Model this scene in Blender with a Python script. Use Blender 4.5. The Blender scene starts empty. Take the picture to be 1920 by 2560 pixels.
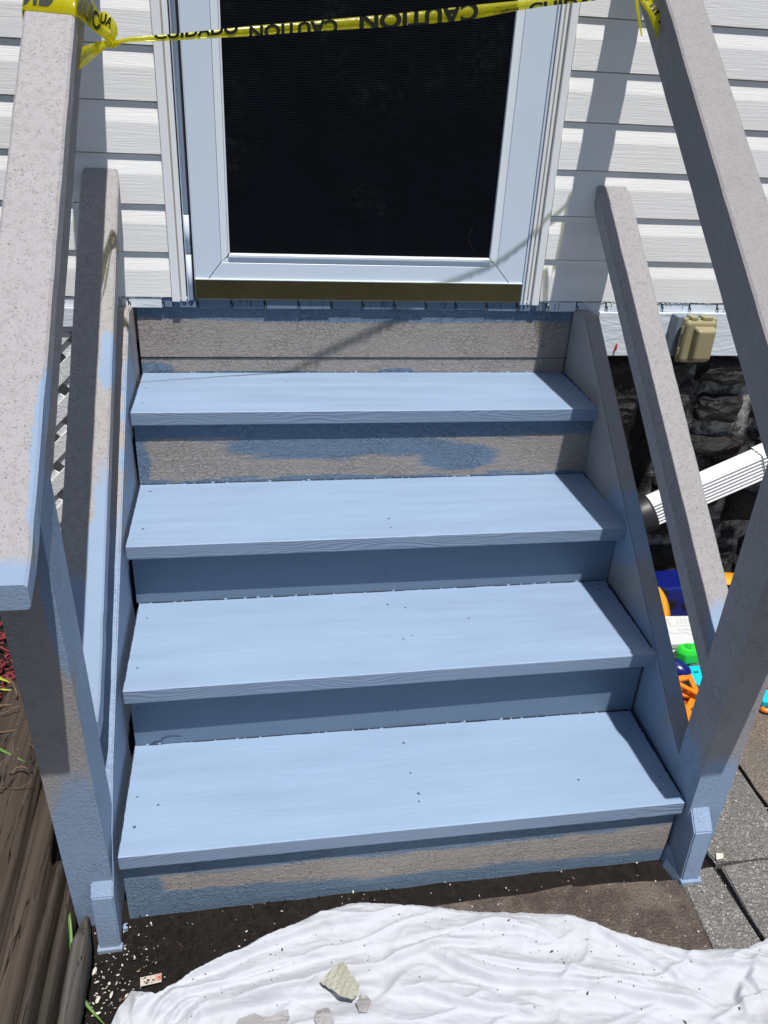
import bpy, bmesh, math, random
from mathutils import Vector, Matrix, noise
random.seed(7)
R = math.radians
sc = bpy.context.scene
COL = sc.collection

# ------------------------------------------------------------ camera
cam = bpy.data.cameras.new('camera'); camo = bpy.data.objects.new('camera', cam); COL.objects.link(camo)
camo.location = (.2550, -1.0937, 1.3738)
camo.rotation_euler = (R(61.602), R(-2.809), R(-8.786))
cam.sensor_fit = 'VERTICAL'; cam.sensor_height = 24; cam.lens = 2035.0 / 2560 * 24
cam.clip_start = .02; cam.clip_end = 500
sc.camera = camo
# ------------------------------------------------------------ light
TOSUN = Vector((.23, -1, 3.0)).normalized()
SUN_EL = math.asin(TOSUN.z)
w = bpy.data.worlds.new('World'); sc.world = w; w.use_nodes = True
wn = w.node_tree; sky = wn.nodes.new('ShaderNodeTexSky'); sky.sky_type = 'NISHITA'; sky.sun_disc = False
sky.sun_elevation = SUN_EL; sky.sun_rotation = math.atan2(TOSUN.x, TOSUN.y)
wn.links.new(sky.outputs[0], wn.nodes['Background'].inputs[0]); wn.nodes['Background'].inputs[1].default_value = .052
sl = bpy.data.lights.new('sun', 'SUN'); sl.energy = 3.8; sl.angle = R(.5); sl.color = (1, .965, .92)
so = bpy.data.objects.new('sun', sl); COL.objects.link(so); so.rotation_euler = TOSUN.to_track_quat('Z', 'Y').to_euler()
sc.view_settings.view_transform = 'Standard'; sc.view_settings.look = 'None'; sc.view_settings.gamma = 1
sc.view_settings.use_curve_mapping = False
sc.view_settings.exposure = 0.38
sc.cycles.max_bounces = 6

# ------------------------------------------------------------ node helper
class NT:
    def __init__(s, name, rough=.5, spec=.5):
        s.m = bpy.data.materials.new(name); s.m.use_nodes = True; s.t = s.m.node_tree
        s.b = s.t.nodes['Principled BSDF']; s.b.inputs['Roughness'].default_value = rough
        s.b.inputs['Specular IOR Level'].default_value = spec
        g = s.t.nodes.new('ShaderNodeNewGeometry'); s.pos = g.outputs['Position']; s.nor = g.outputs['Normal']
    def set(s, n, i, v):
        if v is None: return
        inp = n.inputs[i]
        if hasattr(v, 'is_linked') or isinstance(v, bpy.types.NodeSocket): s.t.links.new(v, inp)
        else:
            if isinstance(v, (tuple, list)) and len(v) == 3 and inp.type == 'RGBA': v = (*v, 1)
            inp.default_value = v
    def math(s, op, a, b=None, c=None, clamp=False):
        n = s.t.nodes.new('ShaderNodeMath'); n.operation = op; n.use_clamp = clamp
        s.set(n, 0, a); s.set(n, 1, b); s.set(n, 2, c); return n.outputs[0]
    def mapp(s, scale=(1, 1, 1), rot=(0, 0, 0), loc=(0, 0, 0), v=None):
        n = s.t.nodes.new('ShaderNodeMapping'); s.set(n, 0, v if v is not None else s.pos)
        n.inputs['Scale'].default_value = scale; n.inputs['Rotation'].default_value = rot; n.inputs['Location'].default_value = loc
        return n.outputs[0]
    def noise(s, scale, det=3, rough=.5, dist=0, v=None, col=False):
        n = s.t.nodes.new('ShaderNodeTexNoise'); s.set(n, 'Vector', v if v is not None else s.pos)
        s.set(n, 'Scale', scale); s.set(n, 'Detail', det); s.set(n, 'Roughness', rough); s.set(n, 'Distortion', dist)
        return n.outputs[1 if col else 0]
    def vor(s, scale, feat='F1', v=None, out=0, rnd=1):
        n = s.t.nodes.new('ShaderNodeTexVoronoi'); n.feature = feat; s.set(n, 'Vector', v if v is not None else s.pos)
        s.set(n, 'Scale', scale); s.set(n, 'Randomness', rnd); return n.outputs[out]
    def ramp(s, f, stops, interp='LINEAR'):
        n = s.t.nodes.new('ShaderNodeValToRGB'); r = n.color_ramp; r.interpolation = interp
        while len(r.elements) < len(stops): r.elements.new(.5)
        for e, (p, c) in zip(r.elements, stops):
            e.position = p; e.color = (c, c, c, 1) if isinstance(c, (int, float)) else (*c, 1)
        s.set(n, 0, f); return n.outputs[0]
    def mix(s, f, a, b, mode='MIX'):
        n = s.t.nodes.new('ShaderNodeMix'); n.data_type = 'RGBA'; n.blend_type = mode
        s.set(n, 0, f); s.set(n, 6, a); s.set(n, 7, b); return n.outputs[2]
    def step(s, v, lo, hi):
        n = s.t.nodes.new('ShaderNodeMapRange'); n.interpolation_type = 'SMOOTHSTEP'
        s.set(n, 0, v); s.set(n, 1, lo); s.set(n, 2, hi); return n.outputs[0]
    def sep(s, v=None):
        n = s.t.nodes.new('ShaderNodeSeparateXYZ'); s.set(n, 0, v if v is not None else s.pos); return n.outputs
    def vadd(s, a, b, scale=1):
        n = s.t.nodes.new('ShaderNodeVectorMath'); n.operation = 'MULTIPLY_ADD'
        s.set(n, 0, b); n.inputs[1].default_value = (scale,) * 3; s.set(n, 2, a); return n.outputs[0]
    def bump(s, h, dist=.001, st=1, prev=None):
        n = s.t.nodes.new('ShaderNodeBump'); n.inputs['Distance'].default_value = dist; n.inputs['Strength'].default_value = st
        s.set(n, 'Height', h)
        if prev is not None: s.set(n, 'Normal', prev)
        return n.outputs[0]
    def out(s, col=None, nor=None, rough=None):
        if col is not None: s.set(s.b, 'Base Color', col)
        if nor is not None: s.set(s.b, 'Normal', nor)
        if rough is not None: s.set(s.b, 'Roughness', rough)
        return s.m

BLUE = (.243, .330, .465); BLUE_SHADE = (.140, .205, .290)  # second blue is the first darkened, with riser shade put into the colour
GRAY = (.335, .322, .328); TAUPE = (.325, .293, .272)

def plain(name, col, rough=.5, metal=0, spec=.5, nscale=60, amt=.12, bump=0, trans=0):
    n = NT(name, rough, spec); n.b.inputs['Metallic'].default_value = metal
    f = n.noise(nscale, 4, .6)
    c = n.mix(f, tuple(x * (1 - amt) for x in col), tuple(min(1, x * (1 + amt)) for x in col))
    if trans: n.b.inputs['Transmission Weight'].default_value = trans
    return n.out(c, n.bump(f, bump) if bump else None)

def tread_mat():
    n = NT('new_blue_tread_paint', .42, .45)
    st = n.noise(3, 5, .6, v=n.mapp((1, 9, 9)))
    big = n.noise(2.2, 2, .5, .6, v=n.mapp((1, 2, 2)))
    c = n.mix(n.ramp(st, [(.35, 0), (.7, 1)]), BLUE, tuple(x * 1.14 for x in BLUE))
    c = n.mix(n.ramp(big, [(.38, 0), (.62, .6)]), c, (.265, .375, .515))
    spots = n.step(n.vor(38), .03, .055)
    c = n.mix(n.math('MULTIPLY', n.math('SUBTRACT', 1, spots), .3), c, (.20, .27, .40))
    gr = n.noise(60, 4, .6, 1, v=n.mapp((.12, 1, 1)))
    b = n.bump(gr, .0010, .9)
    b = n.bump(n.noise(420, 2), .00025, .6, b)
    ro = n.ramp(st, [(.3, .36), (.7, .55)])
    return n.out(c, b, ro)

def nosing_grain(n, prev=None, amt=.0016):
    # raised grain on the painted edge of a board, running along x with cathedral swirls
    v = n.mapp((1.4, 30, 30)); d = n.noise(1.6, 2, .5, 0, v=n.mapp((1, 6, 6)))
    wv = n.t.nodes.new('ShaderNodeTexWave'); wv.bands_direction = 'Z'; n.set(wv, 'Vector', n.vadd(v, n.noise(1.1, 2, .5, v=n.mapp((2.2, 12, 12)), col=True), 5))
    n.set(wv, 'Scale', 1.35); n.set(wv, 'Distortion', 1.5); n.set(wv, 'Detail', 2)
    a = n.step(d, .38, .62)
    hgt = n.math('MULTIPLY', wv.outputs[1], n.math('ADD', n.math('MULTIPLY', a, .85), .15))
    return n.bump(hgt, amt, 1, prev)

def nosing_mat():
    n = NT('new_blue_edge_shade', .45, .45)
    c = n.mix(n.noise(12, 3, v=n.mapp((1, 8, 8))), tuple(x * .76 for x in BLUE), tuple(x * .92 for x in BLUE))  # tread blue darkened: dim grazing light on the front edge put into colour
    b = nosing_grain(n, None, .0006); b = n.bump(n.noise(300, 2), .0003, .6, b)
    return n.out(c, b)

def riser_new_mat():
    n = NT('new_blue_riser_shade', .5, .4)
    c = n.mix(n.noise(5, 3, v=n.mapp((1, 8, 8))), tuple(x * .88 for x in BLUE_SHADE), tuple(x * 1.06 for x in BLUE_SHADE))
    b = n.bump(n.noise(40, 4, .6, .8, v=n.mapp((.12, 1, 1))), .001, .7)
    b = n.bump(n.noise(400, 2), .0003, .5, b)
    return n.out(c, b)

def crackle(n, prev=None, dist=.0018, sc_=95, st=1):
    # thick alligatored old paint
    wp = n.vadd(n.mapp((.62, 1, 1)), n.noise(70, 2, .5, col=True), .014)
    a = n.noise(sc_, 2, .45, 1.2, v=wp)
    r = n.math('ABSOLUTE', n.math('SUBTRACT', a, .5))
    r = n.ramp(r, [(0, 1), (.025, .55), (.075, 0), (1, 0)], 'EASE')
    r = n.math('MULTIPLY', r, n.math('ADD', .5, n.math('MULTIPLY', n.step(n.noise(13, 3, .6), .42, .62), .6)))
    return n.bump(r, dist, st, prev), r

def painted(name, blobs, base=GRAY, blue=BLUE, speck=.5, crk=.0012, edge=.012, grain=False, smooth_blobs=(), rough=.75, warp=.03, invert=False, crs=95):
    """old grey textured paint with patches of new blue paint.  blobs: list of (cx,cy,cz, rx,ry,rz) ellipsoids in world metres;
    a None blob list means all blue."""
    n = NT(name, rough, .35)
    P = n.vadd(n.pos, n.vadd(n.noise(28, 5, .65, v=n.mapp((.28, 1, 1)) if grain else n.mapp((1, .5, .5)), col=True), (-.5, -.5, -.5), 1), warp)
    if grain: P = n.vadd(P, n.vadd(n.noise(150, 3, .7, v=n.mapp((.07, 1, 1)), col=True), (-.5, -.5, -.5), 1), warp * 2.0)
    def field(bl):
        d = None
        for (cx, cy, cz, rx, ry, rz) in bl:
            v = n.t.nodes.new('ShaderNodeMapping'); v.vector_type = 'TEXTURE'; n.set(v, 0, P)
            v.inputs['Location'].default_value = (cx, cy, cz); v.inputs['Scale'].default_value = (rx, ry, rz)
            L = n.t.nodes.new('ShaderNodeVectorMath'); L.operation = 'LENGTH'; n.set(L, 0, v.outputs[0])
            x = L.outputs['Value']; d = x if d is None else n.math('MINIMUM', d, x)
        return d
    mask = 0.0
    if blobs: 
        mask = n.math('SUBTRACT', 1, n.step(field(blobs), 1 - edge * 4, 1 + edge * 6))
    if invert and blobs: mask = n.math('SUBTRACT', 1, mask)
    g = n.mix(n.noise(14, 4, .6), tuple(x * .93 for x in base), tuple(x * 1.06 for x in base))
    if speck:
        vv = n.vadd(n.mapp((1, 1, 1)), n.noise(140, 2, .5, col=True), .012)
        v1 = n.vor(215, v=vv); v2 = n.noise(60, 2)
        cr = n.math('MULTIPLY', n.math('SUBTRACT', 1, n.step(v1, .17, .30)), n.step(v2, .34, .50))
        # tiny hair cracks
        hc = n.noise(210, 2, .5, 2.2); hc = n.math('ABSOLUTE', n.math('SUBTRACT', hc, .5)); hc = n.math('SUBTRACT', 1, n.step(hc, .008, .030))
        hc = n.math('MULTIPLY', hc, n.step(n.noise(85, 1), .48, .58))
        cr = n.math('MAXIMUM', cr, hc)
        g = n.mix(n.math('MULTIPLY', cr, speck), g, tuple(x * .33 for x in base))
    bl = n.mix(n.noise(9, 3), tuple(x * .93 for x in blue), tuple(x * 1.07 for x in blue))
    c = n.mix(mask, g, bl) if blobs else g
    if speck > .4:
        b = n.bump(n.noise(170, 4, .6), crk * .9, .8)
    else: b, r = crackle(n, None, crk, crs)
    if grain: b = n.bump(n.noise(34, 4, .6, .6, v=n.mapp((.08, 1, 1))), .0022, .8, b)
    b = n.bump(n.noise(420 if speck > .4 else 230, 2, .5), .0005 if speck > .4 else .0004, .8, b)
    if speck: b = n.bump(cr, -.0008, 1, b) if False else b
    return n.out(c, b)

def siding_mat():
    n = NT('white_vinyl', .45, .45)
    gr = n.noise(1, 6, .62, 1.2, v=n.mapp((9, 60, 260)))
    dirt = n.noise(6, 4, .6, v=n.mapp((1, 1, 3)))
    c = n.mix(n.ramp(dirt, [(.45, 0), (.8, .5)]), (.90, .90, .89), (.83, .83, .81))
    fl = n.math('SUBTRACT', 1, n.step(n.vor(14), .015, .03)); c = n.mix(n.math('MULTIPLY', fl, .6), c, (.2, .17, .14))
    return n.out(c, n.bump(gr, .0008, 1))

def wood_mat(name, dark, light, axis='y', sc_=1, bumpd=.004, grn=0):
    n = NT(name, .85, .2)
    s_ = {'y': (40, 1.6, 40), 'x': (1.6, 40, 40), 'z': (40, 40, 1.6)}[axis]
    s_ = tuple(v * sc_ for v in s_)
    a = n.noise(1.2, 7, .65, .7, v=n.mapp(s_)); crk = n.noise(.9, 3, .5, .3, v=n.mapp(tuple(v * 1.3 for v in s_), loc=(3, 1, 2)))
    ck = n.math('ABSOLUTE', n.math('SUBTRACT', crk, .5)); ck = n.step(ck, .001, .007)
    c = n.ramp(a, [(.25, dark), (.5, tuple((x + y) / 2 for x, y in zip(dark, light))), (.78, light)])
    big = n.noise(7, 3, .5); c = n.mix(n.ramp(big, [(.35, 0), (.7, .45)]), c, (.08, .055, .04))
    if grn: c = n.mix(n.ramp(n.noise(16, 3), [(.6, 0), (.8, .5)]), c, (.04, .06, .02))
    c = n.mix(ck, (.008, .006, .005), c)
    b = n.bump(a, bumpd, .8); b = n.bump(ck, .003, 1, b); b = n.bump(n.noise(300, 3), .001, .7, b)
    return n.out(c, b)

def soil_mat():
    n = NT('dark_wet_soil', .9, .2)
    a = n.noise(60, 7, .75); b_ = n.noise(8, 4, .6)
    c = n.ramp(a, [(.3, (.006, .005, .0045)), (.55, (.018, .014, .012)), (.75, (.04, .031, .026))])
    c = n.mix(n.ramp(b_, [(.45, 0), (.7, .5)]), c, (.028, .022, .018))
    b = n.bump(a, .006, 1); b = n.bump(n.noise(260, 4, .7), .0025, 1, b)
    return n.out(c, b)

def agg_mat(name, tint=(1, 1, 1), dirt=.0, warm=0):
    n = NT(name, .85, .25)
    wp = n.vadd(n.pos, n.noise(120, 2, col=True), .004)
    d = n.vor(230, v=wp); cc = n.vor(230, v=wp, out=1); d2 = n.vor(430, out=1)
    s_ = n.sep(cc)
    c = n.ramp(s_[0], [(0, (.10, .098, .092)), (.35, (.18, .174, .163)), (.7, (.27, .26, .24)), (.95, (.40, .385, .36)), (1, (.65, .63, .60))])
    c = n.mix(n.step(d, .3, .65), c, (.17, .165, .155))
    c = n.mix(.35, c, n.sep(d2)[1], 'OVERLAY')
    c = n.mix(1, c, tint, 'MULTIPLY')
    st = n.noise(9, 5, .65); c = n.mix(n.ramp(st, [(.45, 0), (.68, .75)]), c, (.15, .14, .13))
    if warm: c = n.mix(n.ramp(n.noise(5, 3, v=n.mapp(loc=(4, 2, 1))), [(.35, .7), (.6, 0)]), c, (.17, .12, .085))
    if dirt:
        f = n.noise(16, 6, .75, .6); c = n.mix(n.ramp(f, [(.40, 1), (.60, dirt)]), c, (.075, .058, .048)); c = n.mix(n.ramp(n.noise(9, 4, .6), [(.5, 0), (.62, .5)]), c, (.20, .165, .14))
    b = n.bump(n.math('SUBTRACT', 1, d), .0035, 1); b = n.bump(n.noise(300, 4, .7), .0015, .8, b)
    return n.out(c, b)

def cloth_mat():
    n = NT('white_cotton_sheet', .9, .1)
    c = n.mix(n.ramp(n.noise(7, 5, .65), [(.5, 0), (.8, .6)]), (.485, .502, .545), (.41, .40, .39))
    f = n.math('SUBTRACT', 1, n.step(n.vor(24, v=n.vadd(n.pos, n.noise(60, 2, col=True), .02)), .03, .06))
    f = n.math('MULTIPLY', f, n.step(n.noise(9, 2), .5, .56))
    c = n.mix(n.math('MULTIPLY', f, .8), c, (.16, .15, .14))
    wv = n.noise(900, 1)
    b = n.bump(n.noise(20, 5, .5, 1.2, v=n.mapp((.6, 1, 1), (0, 0, .3))), .008, .5); b = n.bump(wv, .0003, .5, b)
    n.b.inputs['Sheen Weight'].default_value = .2
    return n.out(c, b)

def stone_mat():
    n = NT('black_painted_stone', .55, .5)
    a = n.noise(28, 6, .7, .6)
    c = n.ramp(a, [(.3, (.004, .004, .005)), (.58, (.014, .012, .014)), (.72, (.04, .036, .04)), (.85, (.16, .155, .155))])
    c = n.mix(n.ramp(n.noise(4, 2), [(.5, 0), (.7, .5)]), c, (.035, .018, .02))
    b = n.bump(n.vor(30, v=n.vadd(n.mapp((.5, 1, 1.3)), n.noise(20, 3, col=True), .03)), .03, 1); b = n.bump(n.noise(22, 6, .7, .4), .014, 1, b); b = n.bump(n.noise(120, 4, .7), .004, 1, b)
    return n.out(c, b)

def mortar_mat():
    n = NT('smeared_mortar', .85, .3)
    a = n.noise(20, 6, .7, .5); black_shade = n.step(n.math('ADD', n.sep()[0], n.math('MULTIPLY', n.noise(14, 4), .12)), 1.44, 1.50)
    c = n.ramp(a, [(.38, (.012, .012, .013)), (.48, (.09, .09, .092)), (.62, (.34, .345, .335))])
    c = n.mix(black_shade, (.004, .004, .005), c)  # black paint and the rail's shadow both put into the mortar colour here
    b = n.bump(a, .012, 1); b = n.bump(n.noise(150, 4, .7), .003, 1, b)
    return n.out(c, b)

def skirt_mat():
    n = NT('pale_blue_white_skirt_paint', .4, .5)
    c = n.mix(n.noise(5, 4, v=n.mapp((1, 1, 6))), (.62, .70, .80), (.80, .84, .88))
    b = n.bump(n.noise(30, 4, .6, 1, v=n.mapp((.4, 1, 1.4))), .003, .9)
    return n.out(c, b)

def screen_mat():
    n = NT('black_insect_screen', .7, .06)
    wv = n.t.nodes.new('ShaderNodeTexWave'); wv.bands_direction = 'Z'; n.set(wv, 'Vector', n.pos); n.set(wv, 'Scale', 62)
    n.set(wv, 'Distortion', .6); n.set(wv, 'Detail', 1)
    c = n.mix(n.math('MULTIPLY', wv.outputs[1], n.noise(11, 3)), (.0012, .0016, .003), (.006, .009, .015))
    c = n.mix(n.math('MULTIPLY', n.step(n.noise(5, 2), .52, .75), n.step(n.noise(70, 4, .7), .45, .7)), c, (.014, .016, .018))
    return n.out(c, n.bump(wv.outputs[1], .0005, .6))

M = dict(
    tread=tread_mat(), nose=nosing_mat(), riser=riser_new_mat(), siding=siding_mat(), soil=soil_mat(), cloth=cloth_mat(),
    slab=agg_mat('exposed_aggregate', warm=0), slabw=agg_mat('warm_exposed_aggregate', (1.0, .86, .74), warm=1), slabd=agg_mat('dirty_aggregate', (.75, .66, .6), dirt=.45),
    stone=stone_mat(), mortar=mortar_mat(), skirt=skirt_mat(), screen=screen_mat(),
    trim=plain('white_trim', (.82, .85, .87), .4, nscale=8, amt=.05),
    trimold=plain('yellowed_caulk', (.45, .40, .32), .7, nscale=60, amt=.3),
    door=plain('pale_blue_white_door_metal', (.64, .73, .84), .32, nscale=4, amt=.03),
    bead=plain('white_glazing_bead', (.78, .84, .90), .3, nscale=4, amt=.03),
    black=plain('black_gap', (.004, .004, .006), .8),
    brass=plain('tarnished_brass', (.44, .40, .21), .22, metal=1, nscale=9, amt=.35),
    gap=plain('dark_blue_gap', (.010, .016, .035), .8), nail=plain('painted_nail_head', (.06, .09, .15), .5), crack=plain('dark_crack', (.012, .014, .02), .9),
    lattice=plain('white_lattice_vinyl', (.78, .79, .79), .5, nscale=150, amt=.08, bump=.002),
    tan=plain('tan_plastic', (.31, .275, .155), .35, nscale=5, amt=.1), box=plain('grey_blue_box', (.20, .25, .30), .5),
    spout=plain('white_painted_aluminium', (.80, .82, .83), .35, nscale=12, amt=.06), blk=plain('black_ribbed_plastic', (.018, .018, .02), .45),
    yellow=None, letter=plain('black_tape_print', (.008, .010, .004), .35),
    chip=plain('pale_paint_chip', (.55, .54, .47), .7, amt=.2), chipg=plain('grey_paint_peel', (.33, .32, .325), .75, amt=.12),
    chipy=plain('ivory_paint_peel', (.34, .34, .28), .6, nscale=30, amt=.15),
    tb=plain('toy_blue', (.004, .010, .13), .25, amt=.05), tor=plain('toy_orange', (.85, .22, .012), .35, amt=.05), tor2=plain('toy_amber', (.88, .36, .02), .4, amt=.08),
    tw=plain('toy_white', (.60, .62, .62), .3, amt=.02), tgd=plain('toy_grey_print', (.45, .47, .48), .5), tg=plain('toy_green', (.03, .62, .05), .25, amt=.04), tgk=plain('toy_green_dark', (.008, .16, .02), .4),
    tc=plain('toy_cyan', (.01, .52, .70), .2, amt=.04), ty=plain('toy_yellow', (.55, .52, .04), .3, amt=.1), red=plain('red_print', (.5, .03, .03), .4),
    scrap=plain('silvery_foil_scrap', (.50, .45, .38), .35, nscale=120, amt=.5),
    leafg=plain('green_leaf', (.10, .20, .04), .45, amt=.2), leafy=plain('yellow_green_leaf', (.42, .46, .05), .45, amt=.2), leafb=plain('dried_brown_leaf', (.16, .10, .06), .8, amt=.4, nscale=30),
    mulch=plain('red_dyed_mulch', (.16, .018, .022), .8, nscale=40, amt=.5), dirtleaf=plain('dead_litter', (.05, .035, .025), .9, amt=.5),
)
n = NT('yellow_barrier_film', .22, .6)
n.b.inputs['Transmission Weight'].default_value = .0
n.b.inputs['Base Color'].default_value = (.78, .74, .015, 1); n.b.inputs['Coat Weight'].default_value = .3
n.b.inputs['Subsurface Weight'].default_value = 0
_y = n.out(n.mix(n.noise(25, 3), (.70, .66, .012), (.84, .80, .03)), n.bump(n.noise(60, 3, .5, .5), .002, .5))
_t = n.t; _mix = _t.nodes.new('ShaderNodeMixShader'); _tr = _t.nodes.new('ShaderNodeBsdfTransparent'); _tr.inputs[0].default_value = (.95, .92, .35, 1)
_tl = _t.nodes.new('ShaderNodeBsdfTranslucent'); _tl.inputs[0].default_value = (.88, .84, .03, 1); _m2 = _t.nodes.new('ShaderNodeMixShader'); _m2.inputs[0].default_value = .5
_t.links.new(n.b.outputs[0], _m2.inputs[1]); _t.links.new(_tl.outputs[0], _m2.inputs[2]); _mix.inputs[0].default_value = .52
_t.links.new(_m2.outputs[0], _mix.inputs[1]); _t.links.new(_tr.outputs[0], _mix.inputs[2]); _t.links.new(_mix.outputs[0], _t.nodes['Material Output'].inputs[0]); M['yellow'] = n.m

# ------------------------------------------------------------ mesh helpers
def tag(o, label=None, cat=None, group=None, kind=None):
    if label: o['label'] = label
    if cat: o['category'] = cat
    if group: o['group'] = group
    if kind: o['kind'] = kind
    return o
def empty(name, loc=(0, 0, 0)):
    o = bpy.data.objects.new(name, None); COL.objects.link(o); o.location = loc; o.empty_display_size = .05; return o
def link(name, bm, mats, parent=None, smooth=False):
    me = bpy.data.meshes.new(name)
    bmesh.ops.recalc_face_normals(bm, faces=bm.faces)
    bm.to_mesh(me); bm.free()
    for m in (mats if isinstance(mats, (list, tuple)) else [mats]): me.materials.append(m)
    if smooth:
        for p in me.polygons: p.use_smooth = True
    o = bpy.data.objects.new(name, me); COL.objects.link(o)
    if parent is not None:
        o.parent = parent
        # part meshes are modelled in world metres: cancel the offset of the thing's base
        off = Vector((0, 0, 0)); p = parent
        while p is not None: off = off + p.location; p = p.parent
        o.location = -off
    return o
def hexa(bm, b4, t4, bev=.0015, seg=2, mi=0):
    """b4, t4: four corners each, in the same winding"""
    vs = [bm.verts.new(v) for v in list(b4) + list(t4)]
    fs = [bm.faces.new([vs[i] for i in q]) for q in ((0, 3, 2, 1), (4, 5, 6, 7), (0, 1, 5, 4), (1, 2, 6, 5), (2, 3, 7, 6), (3, 0, 4, 7))]
    for f in fs: f.material_index = mi
    if bev:
        es = set(e for f in fs for e in f.edges)
        r = bmesh.ops.bevel(bm, geom=list(es), offset=bev, segments=seg, profile=.5, affect='EDGES')
        for f in r['faces']: f.material_index = mi
    return fs
def box(bm, x0, x1, y0, y1, z0, z1, bev=.0015, seg=2, mi=0):
    return hexa(bm, [(x0, y0, z0), (x1, y0, z0), (x1, y1, z0), (x0, y1, z0)], [(x0, y0, z1), (x1, y0, z1), (x1, y1, z1), (x0, y1, z1)], bev, seg, mi)
def beam(bm, p0, p1, w_, h_, bev=.002, up=(0, 0, 1), mi=0, seg=2):
    """square bar from p0 to p1, width w_ (sideways) height h_"""
    p0, p1 = Vector(p0), Vector(p1); d = (p1 - p0).normalized(); s_ = d.cross(Vector(up)).normalized(); u = s_.cross(d)
    c = lambda p, a, b: p + s_ * a * w_ / 2 + u * b * h_ / 2
    q = ((-1, -1), (1, -1), (1, 1), (-1, 1))
    return hexa(bm, [c(p0, *k) for k in q], [c(p1, *k) for k in q], bev, seg, mi)
def tube(bm, pts, rad, n_=8, mi=0, caps=True, flat=1):
    pts = [Vector(p) for p in pts]; rings = []
    for i, p in enumerate(pts):
        d = (pts[min(i + 1, len(pts) - 1)] - pts[max(i - 1, 0)]).normalized()
        a = d.cross(Vector((0, 0, 1)));  a = a.normalized() if a.length > 1e-4 else Vector((1, 0, 0)); b = a.cross(d)
        r = rad[i] if isinstance(rad, (list, tuple)) else rad
        rings.append([bm.verts.new(p + a * math.cos(t) * r + b * math.sin(t) * r * flat) for t in [2 * math.pi * k / n_ for k in range(n_)]])
    for A, B in zip(rings, rings[1:]):
        for k in range(n_):
            f = bm.faces.new([A[k], A[(k + 1) % n_], B[(k + 1) % n_], B[k]]); f.material_index = mi
    if caps:
        for rr in (rings[0], rings[-1]):
            try: bm.faces.new(rr).material_index = mi
            except ValueError: pass
def ribbon(bm, L, Rr, th=.0006, mi=0):
    """thin solid strip between polylines L and Rr"""
    n_ = len(L); L = [Vector(p) for p in L]; Rr = [Vector(p) for p in Rr]
    top, bot = [], []
    for i in range(n_):
        d = (L[min(i + 1, n_ - 1)] - L[max(i - 1, 0)]); nn = d.cross(Rr[i] - L[i]); nn = nn.normalized() * th / 2 if nn.length > 1e-9 else Vector((0, 0, th / 2))
        top.append((bm.verts.new(L[i] + nn), bm.verts.new(Rr[i] + nn))); bot.append((bm.verts.new(L[i] - nn), bm.verts.new(Rr[i] - nn)))
    def q(a, b, c, d):
        bm.faces.new((a, b, c, d)).material_index = mi
    for i in range(n_ - 1):
        q(top[i][0], top[i][1], top[i + 1][1], top[i + 1][0]); q(bot[i][0], bot[i + 1][0], bot[i + 1][1], bot[i][1])
        q(top[i][0], top[i + 1][0], bot[i + 1][0], bot[i][0]); q(top[i][1], bot[i][1], bot[i + 1][1], top[i + 1][1])
    q(top[0][0], bot[0][0], bot[0][1], top[0][1]); q(top[-1][0], top[-1][1], bot[-1][1], bot[-1][0])
def dot(bm, c, nrm, r, mi=1, n_=7):
    c = Vector(c); nrm = Vector(nrm).normalized(); a = nrm.cross(Vector((.3, .5, .8))).normalized(); b = nrm.cross(a)
    ring = [bm.verts.new(c + (a * math.cos(t) + b * math.sin(t)) * r * random.uniform(.75, 1.2)) for t in [2 * math.pi * k / n_ for k in range(n_)]]
    rin = [bm.verts.new(c + nrm * .0004 + (v.co - c) * .6) for v in ring]
    for k in range(n_): bm.faces.new([ring[k], ring[(k + 1) % n_], rin[(k + 1) % n_], rin[k]]).material_index = mi
    bm.faces.new(rin).material_index = mi
def rnd(a, b): return random.uniform(a, b)

# ============================================================ SETTING: ground
def gz(x, y):
    t = max(0, min(1, (.34 - x) / .42)) * max(0, min(1, (-.085 - y) / .04)); return -.048 * t * t * (3 - 2 * t)
bm = bmesh.new()
xs = [-40, -15, -5, -2] + [-.6 + i * .02 for i in range(111)] + [3, 6, 15, 40]
ys = [-40, -15, -5, -2] + [-.6 + i * .02 for i in range(80)] + [2, 5, 15, 40]
g = [[bm.verts.new((x, y, gz(x, y) - .004 + (.004 * noise.noise(Vector((x * 14, y * 14, 0))) + .003 * noise.noise(Vector((x * 50, y * 50, 3))) if -.6 <= x <= 1.7 and -.6 <= y <= 1 else 0))) for x in xs] for y in ys]
for j in range(len(ys) - 1):
    for i in range(len(xs) - 1): bm.faces.new((g[j][i], g[j][i + 1], g[j + 1][i + 1], g[j + 1][i]))
tag(link('ground', bm, M['soil'], None, True), kind='structure')

# paving path on the right: slabs with open black joints
bm = bmesh.new()
def slab(poly, z=.012, mi=0):
    vb = [bm.verts.new((x, y, -.03)) for x, y in poly]; vt = [bm.verts.new((x, y, z)) for x, y in poly]
    f = [bm.faces.new(vt)]; f[0].material_index = mi
    for i in range(len(poly)):
        q = bm.faces.new((vb[i], vb[(i + 1) % len(poly)], vt[(i + 1) % len(poly)], vt[i])); q.material_index = mi
    bmesh.ops.bevel(bm, geom=list(f[0].edges), offset=.003, segments=2, affect='EDGES')
def wav(p0, p1, n_=9, a=.0035):
    o = []
    for i in range(n_):
        t = i / (n_ - 1); x = p0[0] + (p1[0] - p0[0]) * t; y = p0[1] + (p1[1] - p0[1]) * t
        o.append((x + a * noise.noise(Vector((x * 30, y * 30, 5))), y + a * noise.noise(Vector((x * 30, y * 30, 9)))))
    return o
slab(wav((1.062, -.135), (1.143, -.120)) + wav((1.145, -.24), (1.160, -.62)) + wav((.99, -.62), (1.052, -.30)), z=.008, mi=0)
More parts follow.
